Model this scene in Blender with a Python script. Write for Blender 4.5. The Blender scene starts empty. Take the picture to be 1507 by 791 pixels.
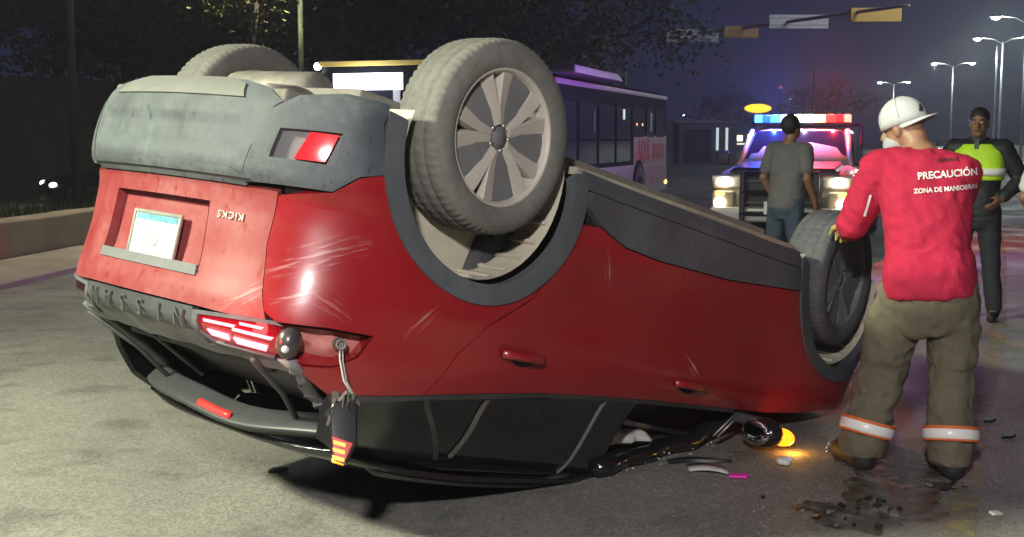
import bpy, bmesh, math, random
from mathutils import Vector, Matrix, Euler
from mathutils.geometry import delaunay_2d_cdt
from mathutils.bvhtree import BVHTree
from mathutils import noise as mnoise

random.seed(7)
FILLW = 1150
LAMPW = 6300
HAZE = .0014
SCN = bpy.context.scene
COL = SCN.collection
R = math.radians

# ------------------------------------------------------------------ camera
cam = bpy.data.cameras.new('camera'); camo = bpy.data.objects.new('camera', cam); COL.objects.link(camo)
camo.location = (0, 0, 1.50)
camo.rotation_euler = (R(90 - 6.11), 0, 0)
cam.sensor_width = 36; cam.angle = R(45.885)
cam.clip_start = .05; cam.clip_end = 2000
SCN.camera = camo
# ------------------------------------------------------------------ sky, lights, exposure
W_ = bpy.data.worlds.new('World'); SCN.world = W_; W_.use_nodes = True
nt = W_.node_tree; nt.nodes.clear()
wo = nt.nodes.new('ShaderNodeOutputWorld'); bg = nt.nodes.new('ShaderNodeBackground')
tc = nt.nodes.new('ShaderNodeTexCoord'); sx = nt.nodes.new('ShaderNodeSeparateXYZ'); rp = nt.nodes.new('ShaderNodeValToRGB')
nt.links.new(tc.outputs['Generated'], sx.inputs[0]); nt.links.new(sx.outputs['Z'], rp.inputs[0])
rp.color_ramp.elements[0].position = 0.0; rp.color_ramp.elements[0].color = (.013, .015, .040, 1)
rp.color_ramp.elements[1].position = .35; rp.color_ramp.elements[1].color = (.0055, .0065, .026, 1)
nt.links.new(rp.outputs[0], bg.inputs[0]); bg.inputs[1].default_value = 1.0
nt.links.new(bg.outputs[0], wo.inputs[0])
sun = bpy.data.lights.new('moonlight', 'SUN'); sun.energy = .02; sun.angle = R(.5); sun.color = (.8, .88, 1)
suno = bpy.data.objects.new('moonlight', sun); suno.rotation_euler = (R(50), 0, R(-30)); COL.objects.link(suno)
SCN.view_settings.view_transform = 'Standard'; SCN.view_settings.look = 'None'
SCN.view_settings.exposure = 0; SCN.view_settings.gamma = 1
SCN.render.engine = 'CYCLES'
SCN.cycles.use_denoising = True
SCN.cycles.sample_clamp_indirect = 4
SCN.cycles.max_bounces = 6
SCN.cycles.caustics_reflective = False; SCN.cycles.caustics_refractive = False

# ------------------------------------------------------------------ materials
def mat(name, col, rough=.5, metal=0, coat=0, var=0, vs=6, bump=0, bs=60, dust=0, dcol=(.42, .40, .34), ds=3,
        em=None, es=0, trans=0, alpha=1, spec=None, streak=0, dthr=.5):
    m = bpy.data.materials.new(name); m.use_nodes = True
    t = m.node_tree; N = t.nodes; L = t.links; b = N['Principled BSDF']
    b.inputs['Base Color'].default_value = (*col, 1); b.inputs['Roughness'].default_value = rough
    b.inputs['Metallic'].default_value = metal; b.inputs['Coat Weight'].default_value = coat
    b.inputs['Coat Roughness'].default_value = .06 if not dust else .17
    b.inputs['Transmission Weight'].default_value = trans; b.inputs['Alpha'].default_value = alpha
    if spec is not None: b.inputs['Specular IOR Level'].default_value = spec
    if em: b.inputs['Emission Color'].default_value = (*em, 1); b.inputs['Emission Strength'].default_value = es
    co = N.new('ShaderNodeTexCoord').outputs['Object']
    def noise_(sc, det=5, vec=co, rg=.6):
        n = N.new('ShaderNodeTexNoise'); n.inputs['Scale'].default_value = sc; n.inputs['Detail'].default_value = det
        n.inputs['Roughness'].default_value = rg; L.new(vec, n.inputs['Vector']); return n.outputs[0]
    def ramp(src, a, b_, c0=0., c1=1.):
        r = N.new('ShaderNodeMapRange'); r.inputs['From Min'].default_value = a; r.inputs['From Max'].default_value = b_
        r.inputs['To Min'].default_value = c0; r.inputs['To Max'].default_value = c1; L.new(src, r.inputs['Value']); return r.outputs[0]
    base = None
    if var:
        mx = N.new('ShaderNodeMix'); mx.data_type = 'RGBA'
        mx.inputs['A'].default_value = (*[c * (1 - var) for c in col], 1); mx.inputs['B'].default_value = (*[min(1, c * (1 + var)) for c in col], 1)
        L.new(ramp(noise_(vs), .3, .7), mx.inputs['Factor']); base = mx.outputs['Result']; L.new(base, b.inputs['Base Color'])
    if dust:
        f1 = ramp(noise_(ds, 6), dthr - .18, dthr + .2, .0, 1.)
        f2 = ramp(noise_(ds * 9, 4), .3, .75, .35, 1.)
        mu = N.new('ShaderNodeMath'); mu.operation = 'MULTIPLY'; L.new(f1, mu.inputs[0]); L.new(f2, mu.inputs[1])
        ad = N.new('ShaderNodeMath'); ad.operation = 'MULTIPLY_ADD'; L.new(mu.outputs[0], ad.inputs[0]); ad.inputs[1].default_value = dust; ad.inputs[2].default_value = dust * .25
        fac = ad.outputs[0]
        if streak:
            mp = N.new('ShaderNodeMapping'); L.new(co, mp.inputs[0]); mp.inputs['Scale'].default_value = (9, 9, 5)
            mp.inputs['Rotation'].default_value = (0, .2, 0)
            st = ramp(noise_(3.0, 5, mp.outputs[0]), .60, .70, 1, 1 - streak)
            m2 = N.new('ShaderNodeMath'); m2.operation = 'MULTIPLY'; L.new(fac, m2.inputs[0]); L.new(st, m2.inputs[1]); fac = m2.outputs[0]
        mx = N.new('ShaderNodeMix'); mx.data_type = 'RGBA'; L.new(fac, mx.inputs['Factor'])
        if base: L.new(base, mx.inputs['A'])
        else: mx.inputs['A'].default_value = (*col, 1)
        mx.inputs['B'].default_value = (*dcol, 1); L.new(mx.outputs['Result'], b.inputs['Base Color'])
        L.new(ramp(fac, 0, 1, rough, .9), b.inputs['Roughness'])
        if coat: L.new(ramp(fac, 0, .6, coat, 0), b.inputs['Coat Weight'])
    if bump:
        bp = N.new('ShaderNodeBump'); bp.inputs['Strength'].default_value = bump; bp.inputs['Distance'].default_value = .01
        L.new(noise_(bs, 6), bp.inputs['Height']); L.new(bp.outputs[0], b.inputs['Normal'])
    return m
def scratch(m, spots):
    """scraped paint: bundles of fine parallel scratches round given points (c, along, across, radius)"""
    t = m.node_tree; N = t.nodes; L = t.links; b = N['Principled BSDF']; co = N.new('ShaderNodeTexCoord').outputs['Object']
    src = b.inputs['Base Color'].links[0].from_socket; rs = b.inputs['Roughness'].links[0].from_socket
    for c, al, ac, rad, col in spots:
        sb = N.new('ShaderNodeVectorMath'); sb.operation = 'SUBTRACT'; L.new(co, sb.inputs[0]); sb.inputs[1].default_value = c
        def dot(v, k):
            d = N.new('ShaderNodeVectorMath'); d.operation = 'DOT_PRODUCT'; L.new(sb.outputs[0], d.inputs[0]); d.inputs[1].default_value = [q * k for q in v]; return d.outputs['Value']
        cb = N.new('ShaderNodeCombineXYZ'); L.new(dot(al, 7), cb.inputs[0]); L.new(dot(ac, 75), cb.inputs[1])
        n = N.new('ShaderNodeTexNoise'); n.inputs['Scale'].default_value = 1; n.inputs['Detail'].default_value = 5; L.new(cb.outputs[0], n.inputs['Vector'])
        c2 = N.new('ShaderNodeCombineXYZ'); L.new(dot(al, 1 / rad), c2.inputs[0]); L.new(dot(ac, 3.2 / rad), c2.inputs[1])
        ln = N.new('ShaderNodeVectorMath'); ln.operation = 'LENGTH'; L.new(c2.outputs[0], ln.inputs[0])
        f1 = N.new('ShaderNodeMapRange'); L.new(ln.outputs['Value'], f1.inputs[0]); f1.inputs['From Min'].default_value = .35; f1.inputs['From Max'].default_value = 1; f1.inputs['To Min'].default_value = 1; f1.inputs['To Max'].default_value = 0
        f2 = N.new('ShaderNodeMapRange'); L.new(n.outputs[0], f2.inputs[0]); f2.inputs['From Min'].default_value = .5; f2.inputs['From Max'].default_value = .62
        mu = N.new('ShaderNodeMath'); mu.operation = 'MULTIPLY'; L.new(f1.outputs[0], mu.inputs[0]); L.new(f2.outputs[0], mu.inputs[1])
        mx = N.new('ShaderNodeMix'); mx.data_type = 'RGBA'; L.new(mu.outputs[0], mx.inputs['Factor']); L.new(src, mx.inputs['A']); mx.inputs['B'].default_value = (*col, 1); src = mx.outputs['Result']
    L.new(src, b.inputs['Base Color'])
def emit(name, col, s, base=(.02, .02, .02), rough=.3):
    return mat(name, base, rough, em=col, es=s)

# ------------------------------------------------------------------ mesh helpers
class MB:
    """collects shapes for ONE mesh object"""
    def __init__(s): s.v = []; s.f = []; s.sm = []
    def add(s, vs, fs, smooth=True):
        o = len(s.v); s.v += [tuple(x) for x in vs]; s.f += [tuple(i + o for i in f) for f in fs]; s.sm += [smooth] * len(fs)
    def box(s, c, d, rot=None, top=None):
        """box; top=(sx,sy) scales its upper face"""
        a, b, e = [x / 2 for x in d]; tx, ty = top or (1, 1)
        vs = [(-a, -b, -e), (a, -b, -e), (a, b, -e), (-a, b, -e), (-a * tx, -b * ty, e), (a * tx, -b * ty, e), (a * tx, b * ty, e), (-a * tx, b * ty, e)]
        if rot is not None:
            Rm = rot if isinstance(rot, Matrix) else Euler(rot).to_matrix()
            vs = [Rm @ Vector(v) for v in vs]
        vs = [Vector(v) + Vector(c) for v in vs]
        s.add(vs, [(0, 3, 2, 1), (4, 5, 6, 7), (0, 1, 5, 4), (1, 2, 6, 5), (2, 3, 7, 6), (3, 0, 4, 7)], False); return s
    def hexa(s, v8):
        s.add(v8, [(0, 3, 2, 1), (4, 5, 6, 7), (0, 1, 5, 4), (1, 2, 6, 5), (2, 3, 7, 6), (3, 0, 4, 7)], False); return s
    def rings(s, rs, cap=True, closed=True, smooth=True):
        n = len(rs[0]); vs = [p for r in rs for p in r]; fs = []
        for i in range(len(rs) - 1):
            for j in range(n if closed else n - 1):
                k = (j + 1) % n
                fs.append((i * n + j, i * n + k, (i + 1) * n + k, (i + 1) * n + j))
        if cap:
            fs.append(tuple(range(n - 1, -1, -1))); fs.append(tuple(range((len(rs) - 1) * n, len(rs) * n)))
        s.add(vs, fs, smooth); return s
    def tube(s, pts, r, n=8, cap=True):
        pts = [Vector(p) for p in pts]; rr = r if isinstance(r, (list, tuple)) else [r] * len(pts); rs = []
        up = Vector((0, 0, 1))
        for i, p in enumerate(pts):
            d = (pts[min(i + 1, len(pts) - 1)] - pts[max(i - 1, 0)]).normalized()
            u = up.cross(d)
            if u.length < .05: u = Vector((1, 0, 0)).cross(d)
            u.normalize(); w = d.cross(u)
            rs.append([p + (u * math.cos(2 * math.pi * j / n) + w * math.sin(2 * math.pi * j / n)) * rr[i] for j in range(n)])
        return s.rings(rs, cap)
    def lathe(s, prof, c=(0, 0, 0), ax=(0, 1, 0), n=32, cap=False, fn=None, closed=False):
        """prof: list of (radius, along-axis)"""
        ax = Vector(ax).normalized(); c = Vector(c)
        u = ax.orthogonal().normalized()
        if abs(ax.y) > .99: u = Vector((1, 0, 0))
        w = ax.cross(u); rs = []
        for k, (r, h) in enumerate(prof):
            rs.append([c + ax * h + (u * math.cos(2 * math.pi * j / n) + w * math.sin(2 * math.pi * j / n)) * (fn(k, j, r) if fn else r) for j in range(n)])
        if closed: rs.append(rs[0])
        return s.rings(rs, cap)
    def ball(s, c, r, n=10, m=7, sc=(1, 1, 1), rot=None):
        Rm = (Euler(rot).to_matrix() if rot is not None and not isinstance(rot, Matrix) else rot) or Matrix.Identity(3)
        rs = []
        for i in range(m + 1):
            a = math.pi * i / m; q = max(.02, math.sin(a))
            rs.append([Vector(c) + Rm @ Vector((r * sc[0] * q * math.cos(2 * math.pi * j / n), r * sc[1] * q * math.sin(2 * math.pi * j / n), -r * sc[2] * math.cos(a))) for j in range(n)])
        return s.rings(rs, True)
    def prism(s, poly, origin, u, v, depth):
        """polygon (2D) in plane origin+u*x+v*y, extruded by vector depth"""
        o = Vector(origin); u = Vector(u); v = Vector(v); d = Vector(depth); n = len(poly)
        a = [o + u * x + v * y for x, y in poly]; b = [p + d for p in a]
        s.add(a + b, [tuple(range(n - 1, -1, -1)), tuple(range(n, 2 * n))] + [(i, (i + 1) % n, n + (i + 1) % n, n + i) for i in range(n)], False); return s
    def build(s, name, m, parent=None, bevel=0, bseg=2, fix=True):
        me = bpy.data.meshes.new(name); me.from_pydata(s.v, [], s.f)
        for p, q in zip(me.polygons, s.sm): p.use_smooth = q
        if fix:
            bm = bmesh.new(); bm.from_mesh(me); bmesh.ops.recalc_face_normals(bm, faces=bm.faces); bm.to_mesh(me); bm.free()
        me.materials.append(m)
        o = bpy.data.objects.new(name, me); COL.objects.link(o)
        if parent: o.parent = parent
        if bevel:
            b = o.modifiers.new('bevel', 'BEVEL'); b.width = bevel; b.segments = bseg; b.limit_method = 'ANGLE'; b.angle_limit = R(40)
            for p in me.polygons: p.use_smooth = True
            w = o.modifiers.new('wn', 'WEIGHTED_NORMAL'); w.keep_sharp = False
        return o
def tag(o, label=None, cat=None, group=None, kind=None):
    if label: o['label'] = label
    if cat: o['category'] = cat
    if group: o['group'] = group
    if kind: o['kind'] = kind
    return o
def thing(name, label, cat, loc=(0, 0, 0), rz=0, group=None):
    o = bpy.data.objects.new(name, None); COL.objects.link(o); o.location = loc; o.rotation_euler = (0, 0, rz); o.empty_display_size = .2
    return tag(o, label, cat, group)
def copy_tree(o, parent=None):
    c = o.copy(); COL.objects.link(c); c.parent = parent
    for ch in [x for x in o.children]: copy_tree(ch, c)
    return c
def text_mesh(body, size, extrude=.002, bold=0., align='CENTER', sp=1.0, sx=1.0):
    cu = bpy.data.curves.new('t', 'FONT'); cu.body = body; cu.size = size; cu.extrude = extrude; cu.offset = bold
    cu.align_x = align; cu.align_y = 'CENTER'; cu.space_character = sp; cu.resolution_u = 3
    o = bpy.data.objects.new('t', cu); COL.objects.link(o)
    dg = bpy.context.evaluated_depsgraph_get(); dg.update()
    me = bpy.data.meshes.new_from_object(o.evaluated_get(dg)); bpy.data.objects.remove(o); bpy.data.curves.remove(cu)
    vs = [Vector((v.co.x * sx, v.co.y, v.co.z)) for v in me.vertices]; fs = [tuple(p.vertices) for p in me.polygons]
    bpy.data.meshes.remove(me); return vs, fs
def light(name, typ, loc, energy, col, parent=None, size=.1, target=None, angle=60, blend=.5):
    l = bpy.data.lights.new(name, typ); l.energy = energy; l.color = col
    if typ == 'SPOT': l.spot_size = R(angle); l.spot_blend = blend
    if typ == 'AREA': l.size = size
    else: l.shadow_soft_size = size
    o = bpy.data.objects.new(name, l); COL.objects.link(o); o.location = loc
    if target is not None: o.rotation_euler = (Vector(target) - Vector(loc)).to_track_quat('-Z', 'Y').to_euler()
    if parent: o.parent = parent; 
    return o

# ================================================================== GROUND
def asphalt():
    m = bpy.data.materials.new('asphalt'); m.use_nodes = True
    t = m.node_tree; N = t.nodes; L = t.links; b = N['Principled BSDF']; co = N.new('ShaderNodeTexCoord').outputs['Object']
    def nz(sc, det=6, rg=.6):
        n = N.new('ShaderNodeTexNoise'); n.inputs['Scale'].default_value = sc; n.inputs['Detail'].default_value = det; n.inputs['Roughness'].default_value = rg
        L.new(co, n.inputs['Vector']); return n.outputs[0]
    r1 = N.new('ShaderNodeValToRGB'); L.new(nz(.55, 7), r1.inputs[0])
    r1.color_ramp.elements[0].position = .34; r1.color_ramp.elements[0].color = (.17, .165, .148, 1)
    r1.color_ramp.elements[1].position = .68; r1.color_ramp.elements[1].color = (.28, .27, .237, 1)
    vo = N.new('ShaderNodeTexVoronoi'); vo.inputs['Scale'].default_value = 75; L.new(co, vo.inputs['Vector'])
    r2 = N.new('ShaderNodeValToRGB'); L.new(vo.outputs['Color'], r2.inputs[0])
    r2.color_ramp.elements[0].color = (.72, .72, .72, 1); r2.color_ramp.elements[1].color = (1.28, 1.27, 1.22, 1); r2.color_ramp.elements[0].position = .25; r2.color_ramp.elements[1].position = .85
    mx = N.new('ShaderNodeMix'); mx.data_type = 'RGBA'; mx.blend_type = 'MULTIPLY'; mx.inputs['Factor'].default_value = .8
    L.new(r1.outputs[0], mx.inputs['A']); L.new(r2.outputs[0], mx.inputs['B'])
    # oil drips and old stains
    r3 = N.new('ShaderNodeValToRGB'); L.new(nz(2.3, 4, .5), r3.inputs[0])
    r3.color_ramp.elements[0].position = .33; r3.color_ramp.elements[0].color = (.5, .5, .52, 1); r3.color_ramp.elements[1].position = .46; r3.color_ramp.elements[1].color = (1, 1, 1, 1)
    m2 = N.new('ShaderNodeMix'); m2.data_type = 'RGBA'; m2.blend_type = 'MULTIPLY'; m2.inputs['Factor'].default_value = .7
    L.new(mx.outputs['Result'], m2.inputs['A']); L.new(r3.outputs[0], m2.inputs['B'])
    L.new(m2.outputs['Result'], b.inputs['Base Color'])
    rr = N.new('ShaderNodeMapRange'); rr.inputs['From Min'].default_value = .35; rr.inputs['From Max'].default_value = .6; rr.inputs['To Min'].default_value = .55; rr.inputs['To Max'].default_value = .85
    L.new(nz(.8, 3), rr.inputs['Value']); L.new(rr.outputs[0], b.inputs['Roughness'])
    ad = N.new('ShaderNodeMath'); ad.operation = 'ADD'; L.new(vo.outputs['Distance'], ad.inputs[0]); L.new(nz(40), ad.inputs[1])
    bp = N.new('ShaderNodeBump'); bp.inputs['Strength'].default_value = .38; bp.inputs['Distance'].default_value = .006
    L.new(ad.outputs[0], bp.inputs['Height']); L.new(bp.outputs[0], b.inputs['Normal'])
    return m
M_ASPH = asphalt()
g = MB(); g.add([(-400, -60, 0), (400, -60, 0), (400, 700, 0), (-400, 700, 0)], [(0, 1, 2, 3)])
tag(g.build('road', M_ASPH, fix=False), kind='structure')

# ================================================================== OVERTURNED CAR
def lerp_tab(t,x):
    if x<=t[0][0]: return t[0][1]
    for (a,b),(c,d) in zip(t,t[1:]):
        if x<=c:
            u=(x-a)/(c-a); return b+(d-b)*u
    return t[-1][1]
def smooth_tab(t,x):
    # catmull-rom-ish monotone cubic (hermite with limited tangents)
    n=len(t)
    if x<=t[0][0]: return t[0][1]
    if x>=t[-1][0]: return t[-1][1]
    i=0
    while x>t[i+1][0]: i+=1
    def tan(k):
        if k==0: return (t[1][1]-t[0][1])/(t[1][0]-t[0][0])
        if k==n-1: return (t[-1][1]-t[-2][1])/(t[-1][0]-t[-2][0])
        a=(t[k][1]-t[k-1][1])/(t[k][0]-t[k-1][0]); b=(t[k+1][1]-t[k][1])/(t[k+1][0]-t[k][0])
        return 0 if a*b<=0 else 2*a*b/(a+b)
    x0,y0=t[i];x1,y1=t[i+1];h=x1-x0;u=(x-x0)/h
    m0,m1=tan(i)*h,tan(i+1)*h
    return y0*(2*u**3-3*u*u+1)+m0*(u**3-2*u*u+u)+y1*(-2*u**3+3*u*u)+m1*(u**3-u*u)
def sstep(a,b,x):
    u=min(1,max(0,(x-a)/(b-a))); return u*u*(3-2*u)
TH_R=[(-1.60,90),(-1.12,85),(-.94,75),(-.78,57),(-.61,32),(-.46,14),(-.12,4),(.3,0)]
TH_F=[(2.4,0),(2.8,4),(3.1,12),(3.3,32),(3.5,60),(3.7,76),(3.95,84),(4.35,90)]
W0=.885
def _build():
    T={}
    ds=.01
    x,y=1.3,W0; T[130]=(x,y,0.,1.)
    for k in range(129,-158,-1):
        s=k/100; th=math.radians(smooth_tab(TH_R,s+.005))
        x-=ds*math.cos(th); y-=ds*math.sin(th)
        th=math.radians(smooth_tab(TH_R,s)); T[k]=(x,y,-math.sin(th),math.cos(th))
    x,y=1.3,W0
    for k in range(131,446):
        s=k/100; th=math.radians(smooth_tab(TH_F,s-.005))
        x+=ds*math.cos(th); y-=ds*math.sin(th)
        th=math.radians(smooth_tab(TH_F,s)); T[k]=(x,y,math.sin(th),math.cos(th))
    return T
PLAN=_build()
def plan(s):
    k=math.floor(s*100); k=max(-157,min(444,k)); u=s*100-k
    a=PLAN[k];b=PLAN.get(k+1,a)
    return tuple(p+(q-p)*u for p,q in zip(a,b))
BELT=[(-.7,1.25),(-.35,1.262),(-.05,1.23),(.55,1.158),(1.2,1.124),(1.9,1.104),(2.4,1.09)]
SC=-1.4
while plan(SC)[1]>0: SC-=.0002      # s at the rear centre line
D_SIDE=[(.20,-.16),(.25,-.07),(.30,-.025),(.36,-.012),(.48,0),(.60,.004),(.74,.0),(.86,.006),(.97,.018),(1.02,.016),(1.08,-.002),(1.13,-.022),(1.16,-.045),(1.2,-.07),(1.3,-.12),(1.4,-.172),(1.46,-.21),(1.51,-.26),(1.55,-.34),(1.58,-.48),(1.60,-.62)]
D_REAR=[(.20,-.14),(.26,-.05),(.32,.0),(.40,.025),(.50,.035),(.57,.03),(.61,.005),(.64,-.02),(.72,-.03),(.84,-.03),(.95,-.022),(1.03,-.012),(1.12,-.015),(1.15,-.05),(1.2,-.13),(1.3,-.29),(1.4,-.44),(1.46,-.53),(1.51,-.60),(1.55,-.68),(1.58,-.78),(1.60,-.9)]
D_FRONT=[(.20,-.12),(.26,-.04),(.34,0),(.5,.03),(.62,.02),(.75,-.01),(.86,-.05),(.95,-.14),(1.0,-.26),(1.05,-.5),(1.6,-.6)]
def S(s,z):
    """point on the outer skin: s runs along the flank (s = x on the side) and round the corners, z up"""
    sg=1
    if s<SC: s=2*SC-s; sg=-1
    x,y,nx,ny=plan(s)
    wr=1-sstep(-1.0,-.3,s); wf=sstep(2.9,3.5,s)
    zb=smooth_tab(BELT,s)-1.13
    ze=z-zb*sstep(.92,1.13,z)*(1-sstep(1.32,1.5,z))*(1-wr)
    d=smooth_tab(D_SIDE,ze)*(1-wr-wf)+smooth_tab(D_REAR,z)*wr+smooth_tab(D_FRONT,z)*wf
    r=math.hypot(s-.0,z-.36)
    d+=.022*math.exp(-((r-.52)/.16)**2)*(1-sstep(.95,1.1,z))      # flare round the rear arch
    r=math.hypot(s-2.68,z-.36)
    d+=.02*math.exp(-((r-.50)/.15)**2)*(1-sstep(.95,1.1,z))
    y2=max(0,y)+ny*d
    return (x+nx*d, sg*y2, z)
CAR = thing('overturned_car', 'red compact SUV lying upside down on its crushed black roof', 'car')
CM = Matrix(((0.66332077, 0.72151299, -0.19855619, -.618645), (0.70809491, -0.69099076, -0.14537320, 5.077223), (-0.24208915, -0.04416756, -0.96924820, 1.787932), (0, 0, 0, 1)))
CAR.matrix_world = CM
def zmax(x, y, h=.012): return (1.787932 - h - .24208915 * x - .04416756 * y) / .9692482   # car z at which the skin meets the road
DUST = (.46, .45, .40)
M_RED = mat('red_paint', (.285, .002, .006), .30, coat=.7, dust=.14, dcol=(.30, .10, .11), ds=2.2, streak=.6)
M_REDD = mat('red_paint_dusty', (.24, .003, .007), .36, coat=.4, dust=.50, dcol=(.38, .17, .165), ds=4.5, streak=.9, dthr=.50)
M_CLAD = mat('grey_cladding', (.045, .05, .057), .55, dust=.45, dcol=(.20, .21, .22), ds=2.5, bump=.08, bs=300)
M_BUMP = mat('dusty_bumper_plastic', (.026, .032, .038), .5, dust=.95, dcol=(.135, .152, .162), ds=4.2, streak=.85, bump=.10, bs=90, dthr=.52)
M_BLK = mat('black_gloss', (.005, .005, .007), .15, coat=.4, dust=.025, ds=3)
M_BLKM = mat('black_plastic', (.02, .021, .024), .5, dust=.12, ds=4)
M_TRIM = mat('grey_trim', (.10, .10, .11), .6, dust=.4, dcol=(.33, .33, .31), ds=5)
M_GLASS = mat('dark_tinted_glass', (.004, .005, .007), .06, coat=.5, dust=.012)
M_INT = mat('cabin_lining', (.035, .035, .04), .8, var=.3)
M_SEAT = mat('seat_fabric', (.05, .05, .055), .85, var=.25, vs=20)
M_LINER = mat('arch_liner', (.50, .45, .34), .85, var=.18, vs=5, dust=.6, dcol=(.64, .60, .50), ds=3)
M_TYRE = mat('dusty_tyre', (.07, .066, .06), .85, dust=.8, dcol=(.185, .175, .155), ds=3.5, bump=.05, bs=220, dthr=.38)
M_TYREF = mat('dark_tyre', (.04, .04, .045), .8, dust=.5, dcol=(.22, .22, .24), ds=4, bump=.3, bs=120)
M_ALLOY = mat('dusty_alloy', (.5, .47, .42), .45, metal=.35, dust=.8, dcol=(.56, .50, .43), ds=4, dthr=.42)
M_ALLOYD = mat('dark_wheel_insert', (.12, .12, .125), .5, dust=.35, dcol=(.26, .26, .25), ds=5)
M_STEEL = mat('rusty_steel', (.22, .20, .18), .6, metal=.6, var=.4, vs=9, dust=.5)
M_SEAM = mat('shut_gap', (.008, .006, .006), .9)
M_CHROME = mat('dull_chrome', (.42, .40, .38), .3, metal=.9, dust=.5)
M_UNDER = mat('underbody', (.09, .085, .075), .85, var=.4, vs=4, dust=.7, dcol=(.36, .33, .27))

def sc_(s0, z0, s1, z1, rad, col=(.46, .22, .22)):
    a = Vector(S(s0, z0)); b = Vector(S(s1, z1)); d = (b - a).normalized(); n_ = Vector(S(s0, z0 + .01)) - a; ac = (n_ - d * n_.dot(d)).normalized(); return (tuple((a + b) / 2), tuple(d), tuple(ac), rad, col)
scratch(M_RED, [sc_(-.786, .885, -.50, .755, .20), sc_(-.74, .99, -.62, .94, .10), sc_(-.66, .93, -.50, 1.0, .13, (.38, .10, .10)), sc_(.70, .50, .78, .72, .10, (.4, .15, .15)), sc_(-.27, 1.02, -.17, .91, .10, (.40, .15, .15)), sc_(1.40, .90, 1.5, .97, .09, (.5, .3, .3))])
scratch(M_REDD, [sc_(-.92, 1.03, -.79, .95, .12)])
def pip(p, poly):
    x, y = p; c = False; n = len(poly); j = n - 1
    for i in range(n):
        xi, yi = poly[i]; xj, yj = poly[j]
        if (yi > y) != (yj > y) and x < (xj - xi) * (y - yi) / (yj - yi) + xi: c = not c
        j = i
    return c
def dens(poly, res):
    o = []
    for i, a in enumerate(poly):
        b = poly[(i + 1) % len(poly)]; l = math.dist(a, b); k = max(1, math.ceil(l / res))
        o += [(a[0] + (b[0] - a[0]) * t / k, a[1] + (b[1] - a[1]) * t / k) for t in range(k)]
    return o
def shrink(poly, g):
    """pull an outline inwards by g (shut gap)"""
    n = len(poly); ar = sum(poly[i][0] * poly[(i + 1) % n][1] - poly[(i + 1) % n][0] * poly[i][1] for i in range(n)); sg = 1 if ar > 0 else -1
    o = []
    for i in range(n):
        a = Vector(poly[i - 1]); b = Vector(poly[i]); c = Vector(poly[(i + 1) % n])
        e1 = (b - a).normalized(); e2 = (c - b).normalized()
        n1 = Vector((-e1.y, e1.x)) * sg; n2 = Vector((-e2.y, e2.x)) * sg
        m = n1 + n2
        m = m.normalized() * min(2.0, 1 / max(.4, m.normalized().dot(n1))) if m.length > .05 else n1
        q = b + m * g; o.append((q.x, q.y))
    return o
def SN(s, z):
    e = .004; a = Vector(S(s + e, z)); b = Vector(S(s - e, z)); c = Vector(S(s, min(1.6, z + e))); d = Vector(S(s, max(.2, z - e)))
    n = (c - d).cross(a - b); n.normalize(); return n
def sdist(p, a, b):
    dx, dy = b[0] - a[0], b[1] - a[1]; l = dx * dx + dy * dy; t = 0 if l == 0 else max(0, min(1, ((p[0] - a[0]) * dx + (p[1] - a[1]) * dy) / l))
    return (p[0] - a[0] - t * dx) ** 2 + (p[1] - a[1] - t * dy) ** 2
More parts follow.
